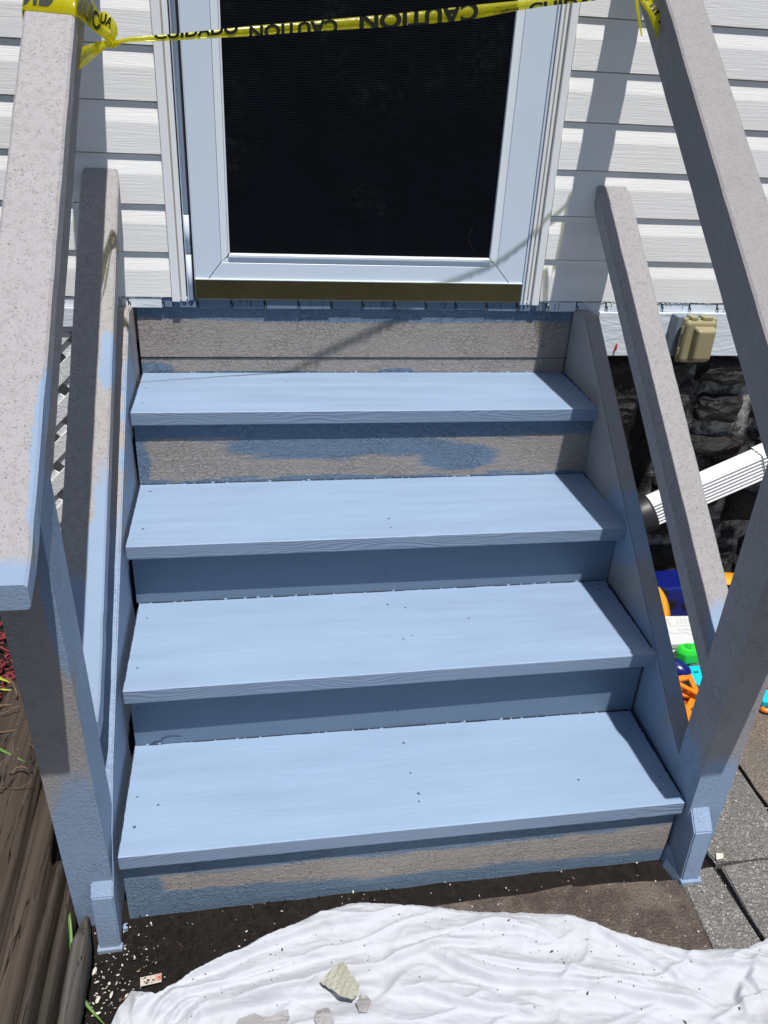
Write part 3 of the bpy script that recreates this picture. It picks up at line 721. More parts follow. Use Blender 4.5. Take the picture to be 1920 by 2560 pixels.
# ============================================================ DOWNSPOUT
ds = tag(empty('downspout', (1.40, .83, .26)), 'white ribbed aluminium downspout slanting down along the stone wall', 'downspout')
A = Vector((1.375, .835, .285)); Bp = Vector((1.720, .835, .449)); d_ = (Bp - A).normalized(); up_ = Vector((-d_.z, 0, d_.x)); fr = Vector((0, -1, 0))
def spout(p0, p1, prof, name, mt, parent):
    bm = bmesh.new(); r0 = [bm.verts.new(p0 + up_ * u + fr * v) for u, v in prof]; r1 = [bm.verts.new(p1 + up_ * u + fr * v) for u, v in prof]
    for k in range(len(prof)): bm.faces.new((r0[k], r0[(k + 1) % len(prof)], r1[(k + 1) % len(prof)], r1[k]))
    bm.faces.new(r0); bm.faces.new(r1); return link(name, bm, mt, parent)
def prof(H, D, ribs=7, e=.0028):
    p = []
    for i in range(ribs * 4 + 1):        # front face ribs
        u = -H / 2 + H * i / (ribs * 4); p.append((u, D / 2 + (e if i % 4 in (1, 2) else 0)))
    for i in range(3 * 4 + 1):           # top face ribs
        v = D / 2 - D * i / 12; p.append((H / 2 + (e * .7 if i % 4 in (1, 2) else 0), v))
    p += [(-H / 2, -D / 2)]
    return p
spout(A, Bp, prof(.078, .052), 'pipe', M['spout'], ds)
spout(Bp - d_ * .03, Bp + d_ * .30, prof(.085, .059), 'pipe_sleeve', M['spout'], ds)
bm = bmesh.new(); E_ = Bp + d_ * .30; box(bm, E_.x - .03, E_.x + .05, .80, .86, E_.z - .04, 3.3, .004); dot(bm, Bp + d_ * -.008 + up_ * .03 + fr * .032, fr, .003, 0); link('upright_pipe', bm, M['spout'], ds)
bm = bmesh.new(); c0 = A + d_ * .012
tube(bm, [c0 + d_ * .006, c0 - d_ * .002, c0 - d_ * .05, c0 - d_ * .06, c0 - d_ * .10 - up_ * .02], [.052, .056, .054, .050, .045], 24)
link('drain_adapter', bm, M['blk'], ds, True)

# ============================================================ CAUTION TAPE
tp = tag(empty('caution_tape', (.058, .44, 1.39)), 'yellow caution tape with black lettering tied across the top of the steps', 'barrier tape')
SP = [((.058, .44, 1.396), (.057, .44, 1.390)), ((.082, .448, 1.403), (.082, .448, 1.396)), ((.131, .465, 1.409), (.131, .465, 1.400)), ((.186, .482, 1.417), (.185, .482, 1.406)), ((.28, .512, 1.4315), (.28, .512, 1.4165)), ((.359, .535, 1.442), (.359, .535, 1.427)), ((.509, .578, 1.463), (.51, .578, 1.444)),
      ((.597, .601, 1.476), (.598, .601, 1.455)), ((.688, .625, 1.491), (.69, .625, 1.469)), ((.763, .644, 1.502), (.765, .644, 1.486)), ((.831, .66, 1.512), (.833, .66, 1.499)), ((.895, .676, 1.521), (.897, .676, 1.509)), ((.956, .69, 1.530), (.958, .69, 1.519)), ((1.05, .72, 1.546), (1.052, .72, 1.534))]
CAMP = Vector(camo.location)
def push(p, k=None):
    p = Vector(p); a = .165 - .15 * max(0, min(.9, p.x)); return CAMP + (p - CAMP) * ((p.y + a - CAMP.y) / (p.y - CAMP.y))
SP = [(push(a), push(b)) for a, b in SP]
def densify(L, n_=6):
    out = []
    for a, b in zip(L, L[1:]):
        for i in range(n_): out.append(Vector(a).lerp(Vector(b), i / n_))
    out.append(Vector(L[-1])); return out
def smoothpl(L, it=3):
    for _ in range(it): L = [L[0]] + [(L[i - 1] + L[i] * 2 + L[i + 1]) / 4 for i in range(1, len(L) - 1)] + [L[-1]]
    return L
up = smoothpl(densify([a for a, b in SP])); lo = smoothpl(densify([b for a, b in SP]))
bm = bmesh.new()
# half-folded band: front leaf, a crease along the top, and a back leaf a little lower
crn = [u + Vector((0, .004, -.0008)) for u in up]
ribbon(bm, up, lo, .0005)
span = link('tape_span', bm, M['yellow'], tp, True)
# lettering: flat text outlines wrapped on the band
def text_mesh(s, height, width=None):
    cu = bpy.data.curves.new('t', 'FONT'); cu.body = s; cu.size = 1; cu.offset = .035; ob = bpy.data.objects.new('t', cu); COL.objects.link(ob)
    dg = bpy.context.evaluated_depsgraph_get(); me = bpy.data.meshes.new_from_object(ob.evaluated_get(dg)); b = bmesh.new(); b.from_mesh(me)
    bpy.data.objects.remove(ob); bpy.data.meshes.remove(me)
    xs_ = [v.co.x for v in b.verts]; ys_ = [v.co.y for v in b.verts]; x0, x1, y0, y1 = min(xs_), max(xs_), min(ys_), max(ys_)
    for v in b.verts: v.co.x = (v.co.x - x0) / (y1 - y0) * height if width is None else (v.co.x - x0) / (x1 - x0) * width; v.co.y = (v.co.y - y0) / (y1 - y0) * height; v.co.z = 0
    return b
def wrap_text(items, A_, B_, mt, name, parent, lift=-.0009, tapew=.06):
    """items: (string, start u along band in m, length m, v0, v1, flip180); band edge polylines A_ (top) and B_ (bottom)"""
    s_ = [0]
    for a, b in zip(A_, A_[1:]): s_.append(s_[-1] + (b - a).length)
    for (txt, u0, ln, v0, v1, fl) in items:
        bmo = bmesh.new()
        b = text_mesh(txt, 1, 1)
        if fl:
            for v in b.verts: v.co.x = 1 - v.co.x; v.co.y = 1 - v.co.y
        for v in b.verts: v.co.y = v0 + (v1 - v0) * v.co.y; v.co.x *= ln
        for pl_, no in (((0, 1, 0), (0, 1, 0)), ((0, 0, 0), (0, -1, 0))):
            bmesh.ops.bisect_plane(b, geom=list(b.verts) + list(b.edges) + list(b.faces), plane_co=pl_, plane_no=no, clear_outer=True)
        k = .006
        while k < ln:
            bmesh.ops.bisect_plane(b, geom=list(b.verts) + list(b.edges) + list(b.faces), plane_co=(k, 0, 0), plane_no=(1, 0, 0)); k += .008
        mp_ = {}
        for v in b.verts:
            u = min(max(u0 + v.co.x, 0), s_[-1] - 1e-5); i = max(j for j in range(len(s_) - 1) if s_[j] <= u); t_ = (u - s_[i]) / (s_[i + 1] - s_[i])
            a = A_[i].lerp(A_[i + 1], t_); c_ = B_[i].lerp(B_[i + 1], t_); nn = (A_[i + 1] - A_[i]).cross(B_[i] - A_[i]).normalized()
            if nn.dot(camdir) < 0: nn = -nn
            mp_[v] = bmo.verts.new(c_.lerp(a, v.co.y) + nn * abs(lift))
        for f in b.faces:
            try: bmo.faces.new([mp_[v] for v in f.verts])
            except ValueError: pass
        b.free()
        link(name, bmo, mt, parent)
camdir = Vector((-.1, -1, .6))
wrap_text([('CUIDADO', .070, .150, .3, 1.9, False), ('CAUTION', .240, .165, -.35, 1.0, True), ('CAUTION', .447, .235, -.15, 1.25, True), ('CUIDADO', .785, .20, -.9, .62, False)], up, lo, M['letter'], 'lettering', span)
wrap_text([('Empire.', .712, .052, .05, .38, True), ('MAINTENANCE SUPPLY', .716, .044, .55, .62, True)], up, lo, M['letter'], 'lettering', span)
# ties round the left rail
def strip(name, L, Rr, mt='yellow', letters=None, sm=2, pushed=0):
    if pushed: L = [Vector(p).lerp(push(p), max(0, min(1, (p[0] - .0) / .03)) if pushed == 1 else 1) for p in L]; Rr = [Vector(p).lerp(push(p), max(0, min(1, p[0] / .03)) if pushed == 1 else 1) for p in Rr]
    L = smoothpl(densify(L, 5), sm); Rr = smoothpl(densify(Rr, 5), sm); bm = bmesh.new(); ribbon(bm, L, Rr, .0005); o = link(name, bm, M[mt], tp, True)
    if letters: wrap_text(letters, L, Rr, M['letter'], 'lettering', o)
    return o
zl_ = lambda y: zc(y)
strip('tape_band', [(-.0845, .53, 1.40), (-.0835, .546, zl_(.546) + .0015), (-.078, .546, zl_(.546) + .0022), (-.040, .545, zl_(.545) + .0018), (-.006, .544, zl_(.544) + .002), (-.001, .543, zl_(.543) - .002)],
      [(-.0845, .49, 1.35), (-.0835, .481, zl_(.481) + .0015), (-.078, .481, zl_(.481) + .0022), (-.040, .480, zl_(.480) + .0018), (-.006, .479, zl_(.479) + .002), (-.001, .478, zl_(.478) - .002)],
      letters=[('CUID', .050, .085, .12, 1.3, False)], sm=1)
strip('tape_tie', [(-.003, .545, 1.488), (.012, .520, 1.468), (.028, .480, 1.445), (.046, .455, 1.424), (.058, .442, 1.398)],
      [(-.002, .478, 1.430), (.006, .470, 1.424), (.022, .458, 1.412), (.040, .448, 1.400), (.052, .441, 1.392)], letters=[('OIDUC', .012, .10, .1, .9, True)], pushed=1)
strip('tape_tie', [(.002, .49, 1.385), (.010, .475, 1.388), (.028, .458, 1.393), (.046, .447, 1.397), (.054, .441, 1.396)],
      [(-.006, .475, 1.352), (.008, .463, 1.360), (.028, .452, 1.374), (.044, .445, 1.385), (.055, .440, 1.390)], letters=[('CAU', .006, .050, .1, .95, True)], pushed=1)
bm = bmesh.new()   # knot: crumpled loops
tube(bm, [(.050, .443, 1.400), (.054, .437, 1.396), (.060, .438, 1.392), (.066, .444, 1.394)], [.0035, .0065, .006, .003], 8)
tube(bm, [(.053, .437, 1.387), (.056, .434, 1.393), (.057, .436, 1.400), (.055, .444, 1.402)], [.003, .0045, .0045, .003], 7)
for v in bm.verts: v.co = push(v.co)
for v in bm.verts: v.co += Vector((1, 1, 1)) * .0018 * noise.noise(v.co * 260)
link('knot', bm, M['yellow'], tp, False)
strip('tape_loop', [(.040, .448, 1.432), (.048, .440, 1.436), (.058, .436, 1.430), (.066, .436, 1.418), (.066, .437, 1.405), (.060, .438, 1.397)],
      [(.036, .446, 1.418), (.044, .438, 1.416), (.052, .434, 1.414), (.056, .434, 1.408), (.056, .435, 1.402), (.056, .437, 1.396)], letters=[('UA', .006, .03, .1, .9, False)], pushed=2)
# tail on the right rail
tlL = [(1.040, .700, 1.545), (1.048, .690, 1.528), (1.060, .672, 1.512), (1.078, .662, 1.490), (1.090, .657, 1.468), (1.095, .655, 1.445)]
tlR = [(1.028, .700, 1.535), (1.034, .690, 1.518), (1.046, .672, 1.500), (1.058, .662, 1.474), (1.074, .657, 1.450), (1.090, .655, 1.438)]
strip('tape_tail', tlL, tlR, letters=[('III III III', .004, .09, .5, 1.3, False)])
strip('tape_tail', [(1.030, .700, 1.535), (1.030, .69, 1.515), (1.036, .682, 1.490), (1.044, .677, 1.462)], [(1.024, .700, 1.530), (1.025, .69, 1.508), (1.032, .682, 1.484), (1.042, .677, 1.460)])
strip('tape_tail', [(1.094, .655, 1.444), (1.098, .655, 1.434), (1.091, .655, 1.426), (1.094, .655, 1.414)], [(1.090, .655, 1.442), (1.095, .655, 1.432), (1.087, .655, 1.426), (1.092, .655, 1.412)], sm=1)
strip('tape_band', [(1.052, .735, 1.55), (1.056, .735, zr_(.735) + .002), (1.10, .735, zr_(.735) + .002), (1.145, .735, zr_(.735) + .002)], [(1.052, .675, 1.50), (1.056, .69, zr_(.69) + .002), (1.10, .69, zr_(.69) + .002), (1.145, .69, zr_(.69) + .002)], sm=1)

# ============================================================ DROP CLOTH
EDGE = [(-.06, -.43), (-.03, -.33), (-.013, -.278), (.003, -.243), (.022, -.208), (.030, -.211), (.048, -.224), (.066, -.230), (.085, -.221), (.125, -.205), (.173, -.189), (.23, -.171), (.30, -.149), (.36, -.128), (.395, -.120), (.426, -.117), (.472, -.124), (.56, -.142), (.64, -.163), (.727, -.174), (.80, -.186), (.824, -.192), (.876, -.231), (.95, -.263), (1.0, -.284), (1.057, -.296), (1.104, -.300), (1.13, -.293), (1.156, -.286), (1.25, -.27), (1.5, -.25)]
def edge_y(x):
    for (x0, y0), (x1, y1) in zip(EDGE, EDGE[1:]):
        if x0 <= x <= x1: return y0 + (y1 - y0) * (x - x0) / (x1 - x0)
    return EDGE[-1][1]
RID = [([(0.46, -0.208), (0.537, -0.202), (0.603, -0.196), (0.668, -0.197), (0.734, -0.214), (0.779, -0.238)], 8, 14), ([(0.533, -0.225), (0.586, -0.266), (0.637, -0.293), (0.687, -0.307), (0.766, -0.319), (0.842, -0.341), (0.934, -0.37), (0.996, -0.39)], 14, 16), ([(0.599, -0.247), (0.679, -0.278), (0.758, -0.296), (0.849, -0.323), (0.922, -0.351)], 8, 10), ([(0.843, -0.209), (0.896, -0.265), (0.942, -0.31), (0.976, -0.355)], 8, 14), ([(0.446, -0.297), (0.51, -0.299), (0.56, -0.323), (0.608, -0.341), (0.664, -0.354), (0.707, -0.371)], 13, 14), ([(0.665, -0.325), (0.715, -0.347), (0.795, -0.353), (0.868, -0.377)], 7, 14), ([(1.065, -0.359), (1.042, -0.384), (1.042, -0.413)], 9, 9), ([(1.116, -0.318), (1.08, -0.356), (1.086, -0.397)], 8, 12), ([(0.455, -0.242), (0.493, -0.234), (0.542, -0.222), (0.579, -0.225), (0.66, -0.228)], 9, 9), ([(0.002, -0.279), (0.042, -0.247), (0.099, -0.214), (0.192, -0.197), (0.273, -0.176), (0.354, -0.155), (0.469, -0.15)], 10, 12), ([(0.059, -0.272), (0.101, -0.247), (0.173, -0.236), (0.272, -0.219), (0.46, -0.208)], 8, 10), ([(0.119, -0.297), (0.144, -0.275), (0.231, -0.274), (0.348, -0.265), (0.454, -0.246)], 14, 13), ([(0.193, -0.281), (0.269, -0.279), (0.385, -0.286), (0.448, -0.288)], 9, 10), ([(0.027, -0.213), (0.038, -0.246), (0.031, -0.285)], 9, 12), ([(0.083, -0.292), (0.11, -0.263), (0.14, -0.255)], 9, 8), ([(0.053, -0.288), (0.079, -0.252), (0.116, -0.237)], 7, 7),
       ([(.9, -.25), (1.02, -.315), (1.15, -.345), (1.3, -.36)], 9, 12), ([(.2, -.33), (.45, -.35), (.7, -.41), (1., -.43)], 14, 18), ([(.95, -.40), (1.05, -.44), (1.2, -.42)], 10, 12)]
def segd(px, py, a, b):
    dx, dy = b[0] - a[0], b[1] - a[1]; L2 = dx * dx + dy * dy; t_ = max(0, min(1, ((px - a[0]) * dx + (py - a[1]) * dy) / L2)); qx, qy = a[0] + dx * t_, a[1] + dy * t_
    return math.hypot(px - qx, py - qy), (px - a[0]) * dy - (py - a[1]) * dx, t_
def cbase(x, y):
    t_ = max(0, min(1, (x - .99) / .07)); return (0 if x > .45 else gz(x, y)) + .013 * t_ * t_ * (3 - 2 * t_)
def cloth_h(x, y, e):
    h_ = .004
    for pts, amp, wd_ in RID:
        best = 9; sd = 0; end = 1
        for i, (a, b) in enumerate(zip(pts, pts[1:])):
            if min(a[0], b[0]) - .05 > x or max(a[0], b[0]) + .05 < x: continue
            d_, s_, t_ = segd(x, y, a, b)
            if d_ < best: best = d_; sd = s_; end = min(1, ((i + t_) / .7) + .15, ((len(pts) - 1 - i - t_) / .7) + .15)
        if best < .07:
            # steeper on the uphill (house) side facing away, soft on the near side
            wv_ = wd_ * .001 * (.55 if sd > 0 else 2.0); h_ += amp * .0015 * end * math.exp(-(best / wv_) ** (2.4 if sd > 0 else 1.8))
    wx = x + .03 * noise.noise(Vector((x * 9, y * 9, 6))); wy = y + .02 * noise.noise(Vector((x * 9, y * 9, 2)))
    c1 = 1 - abs(noise.noise(Vector((wx * 4 + wy * 4, wy * 17 - wx * 4, 1)))) * 3.2; c2 = 1 - abs(noise.noise(Vector((wx * 16 - wy * 10, wy * 34 + wx * 14, 7)))) * 2.6
    h_ += .0070 * max(0, c1) ** 3 + .0016 * max(0, c2) ** 4
    h_ += .003 * noise.noise(Vector((x * 11, y * 19, 0))) + .0022 * noise.noise(Vector((x * 30 + y * 15, y * 46, 3))) + .0010 * noise.noise(Vector((x * 80, y * 90, 5)))
    k_ = max(0, min(1, (e - y) / .008)); return h_ * (.35 + .65 * k_) + .003
bm = bmesh.new(); NX, NY = 640, 210; rows = []
for i in range(NX + 1):
    x = -.058 + 1.5 * i / NX; e = edge_y(x) + .0022 * noise.noise(Vector((x * 60, 0, 0))) + .0012 * noise.noise(Vector((x * 170, 2, 0))); col = []
    for j in range(NY + 1):
        t_ = j / NY; y = e - (.72 + e) * t_ ** 1.25 if e > -.70 else e
        z = cbase(x, y) + cloth_h(x, y, e) + .002
        col.append(bm.verts.new((x, y, z)))
    rows.append(col)
sk = [[bm.verts.new(v.co + Vector((0, .001, -.006))) for v in (r[0],)][0] for r in rows]
for i in range(NX):
    for j in range(NY): bm.faces.new((rows[i][j], rows[i + 1][j], rows[i + 1][j + 1], rows[i][j + 1]))
    bm.faces.new((sk[i], sk[i + 1], rows[i + 1][0], rows[i][0]))
clo = link('drop_cloth', bm, M['cloth'], None, True); tag(clo, 'crumpled white cotton drop cloth spread on the ground before the steps', 'drop cloth')
def ch(x, y): return cbase(x, y) + cloth_h(x, y, edge_y(x)) + .002

# paint peel pieces on the cloth
def peel(name, pts, zf, mt, label, cat='paint peel', group=None, curl=.0, ridges=0, nsub=3, th=.0009):
    bm = bmesh.new(); cx = sum(p[0] for p in pts) / len(pts); cy = sum(p[1] for p in pts) / len(pts)
    rings = []
    for k in range(nsub + 1):
        f = k / nsub
        rings.append([(cx + (x - cx) * f, cy + (y - cy) * f) for x, y in pts] if k else [(cx, cy)])
    H = lambda x, y: zf(x, y) + curl * ((x - cx) ** 2 + (y - cy) ** 2) * 30 + (ridges * .0014 * math.sin((x * .85 - y * .5) * 620) if ridges else 0)
    for dz in (0, th):
        vr = [[bm.verts.new((x, y, H(x, y) + dz)) for x, y in r] for r in rings]
        m_ = len(pts)
        for i in range(m_):
            bm.faces.new((vr[0][0], vr[1][i], vr[1][(i + 1) % m_]))
            for k in range(1, nsub): bm.faces.new((vr[k][i], vr[k + 1][i], vr[k + 1][(i + 1) % m_], vr[k][(i + 1) % m_]))
        if dz == 0: bot = vr[-1]
        else:
            for i in range(m_): bm.faces.new((bot[i], bot[(i + 1) % m_], vr[-1][(i + 1) % m_], vr[-1][i]))
    o = link(name, bm, M[mt]); tag(o, label, cat, group); return o
def rag(pts, n_=4, a=.0012):
    out = []
    for p, q in zip(pts, pts[1:] + pts[:1]):
        for i in range(n_):
            t_ = i / n_; x = p[0] + (q[0] - p[0]) * t_; y = p[1] + (q[1] - p[1]) * t_
            out.append((x + a * noise.noise(Vector((x * 400, y * 400, 1))), y + a * noise.noise(Vector((x * 400, y * 400, 8)))))
    return out
def OVER(x, y): return max(ch(x + a_ * .007, y + b_ * .007) for a_ in (-1, 0, 1) for b_ in (-1, 0, 1)) + .001
peel('paint_peel', rag([(.339, -.276), (.370, -.252), (.382, -.249), (.392, -.268), (.404, -.291), (.402, -.301), (.392, -.312), (.374, -.307), (.352, -.288)]), lambda x, y: max(ch(.37, -.28), ch(.36, -.27), ch(.38, -.265), ch(.37, -.295)) + .013 + (y + .28) * .05 - .25 * abs(x - .372) ** 1.3, 'chipy', 'large ivory ribbed curl of peeled paint lying on the drop cloth', ridges=1, nsub=6)
peel('paint_peel', rag([(.396, -.312), (.405, -.297), (.418, -.300), (.420, -.318), (.411, -.336), (.398, -.334)]), OVER, 'chipg', 'grey peeled paint piece tucked under the ivory curl')
peel('paint_peel', rag([(.190, -.325), (.205, -.302), (.232, -.298), (.245, -.312), (.272, -.318), (.285, -.305), (.287, -.322), (.27, -.345), (.2, -.35)]), OVER, 'chipg', 'largest flat grey peel of paint at the bottom edge of the cloth')
peel('paint_peel', rag([(.325, -.335), (.331, -.316), (.350, -.314), (.357, -.345), (.335, -.355)]), OVER, 'chipg', 'small grey paint peel on the cloth between two larger peels')
peel('paint_peel', rag([(.100, -.318), (.109, -.296), (.121, -.299), (.127, -.318), (.135, -.335), (.118, -.34)]), OVER, 'chipg', 'narrow grey paint peel in a fold at the left of the cloth')
# small bits lying on the cloth (countless specks)
bm = bmesh.new()
for i in range(150):
    x = random.choice((rnd(.05, 1.15), random.gauss(.72, .12), random.gauss(.22, .08))); y = edge_y(x) - rnd(.008, .16) ; s_ = rnd(.0004, .0014); a = rnd(0, 6.28)
    if random.random() < .08: s_ *= 2.2
    c_ = Vector((x, y, ch(x, y) + .0010)); u = Vector((math.cos(a), math.sin(a), 0)); v_ = Vector((-u.y, u.x, 0))
    q = [c_ + u * s_ * 1.8, c_ + v_ * s_ * .6, c_ - u * s_ * 1.6, c_ - v_ * s_ * .7]; t4 = [p + Vector((0, 0, .0006)) for p in q]
    hexa(bm, q, t4, 0, mi=0 if random.random() < .7 else 1)
tag(link('cloth_debris', bm, [M['dirtleaf'], M['chipg']]), 'dark specks and splinters scattered over the drop cloth', 'debris', kind='stuff')
# paint chips on the soil
CH = [(-.047, -.160, .0075, .018, 1.3), (-.040, -.181, .004, .010, .3), (-.033, -.213, .007, .013, 1.1), (-.012, -.208, .0045, .013, 1.4), (-.018, -.187, .006, .005, .2), (-.057, -.268, .014, .022, .9), (-.038, -.288, .008, .014, 1.6), (.022, -.212, .004, .010, .4), (-.033, -.237, .006, .016, .2)]
for (x, y, a_, b2, ro) in CH:
    k = 9; pts = [(x + math.cos(ro) * u - math.sin(ro) * v_, y + math.sin(ro) * u + math.cos(ro) * v_) for u, v_ in [(b2 * .5 * math.cos(t_) * rnd(.75, 1.15), a_ * .5 * math.sin(t_) * rnd(.6, 1.2)) for t_ in [6.283 * q / k for q in range(k)]]]
    peel('paint_chip', pts, lambda x, y: gz(x, y) + .004, 'chip', 'pale flake of peeled paint on the dark soil beside the left post', 'paint chip', 'pale paint flakes on the soil by the left post', nsub=2)
bm = bmesh.new()
for i in range(520):
    if i < 240: x = rnd(-.07, 1.04); y = rnd(-.32, -.088)
    elif i < 460: x = rnd(-.08, .06); y = rnd(-.34, -.10)
    else: x = rnd(1.04, 1.35); y = rnd(-.33, .06)
    if -.012 < x and y < edge_y(x) + .004: continue
    if 1.04 < x < 1.13 and -.16 < y < 0: continue
    s_ = rnd(.0005, .0019) * (1.6 if random.random() < .1 else 1); a = rnd(0, 6.28); zz = gz(x, y) + (.0045 if x > .47 else .002) + (.009 if x > 1.05 else 0)
    c_ = Vector((x, y, zz)); u = Vector((math.cos(a), math.sin(a), .2)); v_ = Vector((-u.y, u.x, .1)); r_ = rnd(.25, 1.1)
    q = [c_ + u * s_ * 1.7, c_ + v_ * s_ * r_, c_ - u * s_ * 1.6, c_ - v_ * s_ * r_]; t4 = [p + Vector((0, 0, .0009)) for p in q]
    hexa(bm, q, t4, 0, mi=0 if random.random() < .55 else (1 if random.random() < .6 else 2))
tag(link('ground_debris', bm, [M['chip'], M['chipg'], M['leafb']]), 'tiny pale splinters and paint crumbs scattered over soil and paving', 'debris', kind='stuff')
bm = bmesh.new()
for i in range(1500):
    x = rnd(-.10, .5); y = rnd(-.36, -.08); s_ = rnd(.0006, .0024); c_ = Vector((x, y, gz(x, y) - .003 + rnd(0, .002)))
    if x > -.01 and y < edge_y(x): continue
    vs = bmesh.ops.create_icosphere(bm, subdivisions=1, radius=s_, matrix=Matrix.Translation(c_))['verts']
    for v in vs: v.co += Vector((rnd(-1, 1), rnd(-1, 1), rnd(-1, .4))) * s_ * .35
tag(link('soil_crumbs', bm, M['soil']), 'dark crumbs of soil along the front of the steps', 'soil', kind='stuff')
# scrap of packaging with red print
sp_ = tag(empty('packet_scrap', (.053, -.196, -.02)), 'dirty torn packet scrap with red print lying on the dark soil', 'litter')
zz = gz(.053, -.196) + .006
bm = bmesh.new(); hexa(bm, [(.037, -.206, zz), (.072, -.202, zz), (.071, -.186, zz), (.035, -.190, zz)], [(.037, -.206, zz + .001), (.072, -.202, zz + .001), (.071, -.186, zz + .001), (.035, -.190, zz + .001)], .0003, 1)
for i in range(9):
    x = rnd(.040, .058); y = -.198 + rnd(-.004, .006); dot(bm, (x, y, zz + .0012), (0, 0, 1), rnd(.0008, .003), 1)
link('foil', bm, [M['scrap'], M['dirtleaf']], sp_)
bm = bmesh.new()
ring = [(.0675 + .0030 * math.cos(t_), -.1935 + .0050 * math.sin(t_), zz + .0016) for t_ in [6.283 * i / 14 for i in range(15)]]; tube(bm, ring, .0006, 5)
for yy in (-.1975, -.194, -.1905): box(bm, .0600, .0632, yy - .0005, yy + .0005, zz + .0010, zz + .0016, 0)
box(bm, .0658, .0692, -.1955, -.1915, zz + .0010, zz + .0014, 0)
link('print', bm, M['red'], sp_)

# ============================================================ LANDSCAPE TIMBERS
def timber(cx, wd_, top, y0, y1, label, mt, drift=0.0, seed=0, taper=0):
    bm = bmesh.new(); NL, NR = 110, 44; rr = []
    for i in range(NL + 1):
        t_ = i / NL; y = y0 + (y1 - y0) * t_; ring = []
        for k in range(NR):
            a = 2 * math.pi * k / NR; ca, sa = math.cos(a), math.sin(a)
            ex = .9; px = math.copysign(abs(ca) ** ex, ca) * wd_ / 2; pz = math.copysign(abs(sa) ** ex, sa) * .045
            f = 1 + .045 * noise.noise(Vector((ca * 11 + seed, sa * 11, y * 2.2))) + .02 * noise.noise(Vector((ca * 24, sa * 24, y * 14 + seed))) + .10 * noise.noise(Vector((ca * 1.6 + seed, sa * 1.6, y * 5))) + .05 * noise.noise(Vector((ca * 5 + seed, sa * 5, y * 3)))
            if i in (0, NL): f *= .93
            if taper: f *= min(1, .25 + i / 9)
            yy = y + (.012 * noise.noise(Vector((ca * 2, sa * 2, seed))) if i in (0, NL) else 0)
            ring.append(bm.verts.new((cx + drift * t_ + px * f, yy, top - .045 + pz * f)))
        rr.append(ring)
    for A_, B_ in zip(rr, rr[1:]):
        for k in range(NR): bm.faces.new((A_[k], A_[(k + 1) % NR], B_[(k + 1) % NR], B_[k]))
    bm.faces.new(rr[0]); bm.faces.new(rr[-1])
    tag(link('landscape_timber', bm, M[mt], None, True), label, 'timber', 'weathered timbers edging the bed')
M['tim1'] = wood_mat('weathered_timber', (.016, .012, .009), (.095, .076, .062), 'y', grn=.3)
M['tim2'] = wood_mat('dark_weathered_timber', (.012, .010, .008), (.08, .068, .056), 'y', 1.2)
M['tim3'] = wood_mat('grey_weathered_timber', (.026, .024, .021), (.14, .13, .118), 'y', 1.4)
timber(-.270, .132, .090, .50, -1.2, 'leftmost and widest weathered timber edging the mulch bed', 'tim1', .05, 1)
timber(-.167, .058, .080, .30, -1.2, 'brown cracked timber second from the left edge', 'tim1', .035, 2)
timber(-.1195, .027, .068, .12, -1.2, 'narrow dark timber squeezed in the middle of the timber row', 'tim2', -.002, 3)
timber(-.0935, .025, .064, .03, -1.2, 'grey brown timber second from the right of the row', 'tim2', .004, 4)
timber(-.0635, .033, .052, -.088, -1.2, 'palest grey timber, rightmost of the row and next to the soil', 'tim3', .004, 5, 1)

# mulch bed
bm = bmesh.new()
for i in range(2600):
    x = rnd(-1.1, -.16); y = rnd(.36 if x < -.22 else .5, .87); s_ = rnd(.006, .022); a = rnd(0, 6.28); ti = rnd(-.5, .5)
    c_ = Vector((x, y, .055 + rnd(-.02, .012))); u = Vector((math.cos(a), math.sin(a), ti)).normalized()
    beam(bm, c_ - u * s_, c_ + u * s_, rnd(.003, .008), rnd(.0015, .004), 0)
tag(link('red_mulch', bm, M['mulch']), 'red dyed wood mulch covering the bed left of the steps', 'mulch', kind='stuff')
bm = bmesh.new(); box(bm, -1.2, -.15, .34, .88, -.02, .045, .01); tag(link('bed_soil', bm, M['soil']), 'dark bed soil beneath the red mulch', 'soil', kind='stuff')
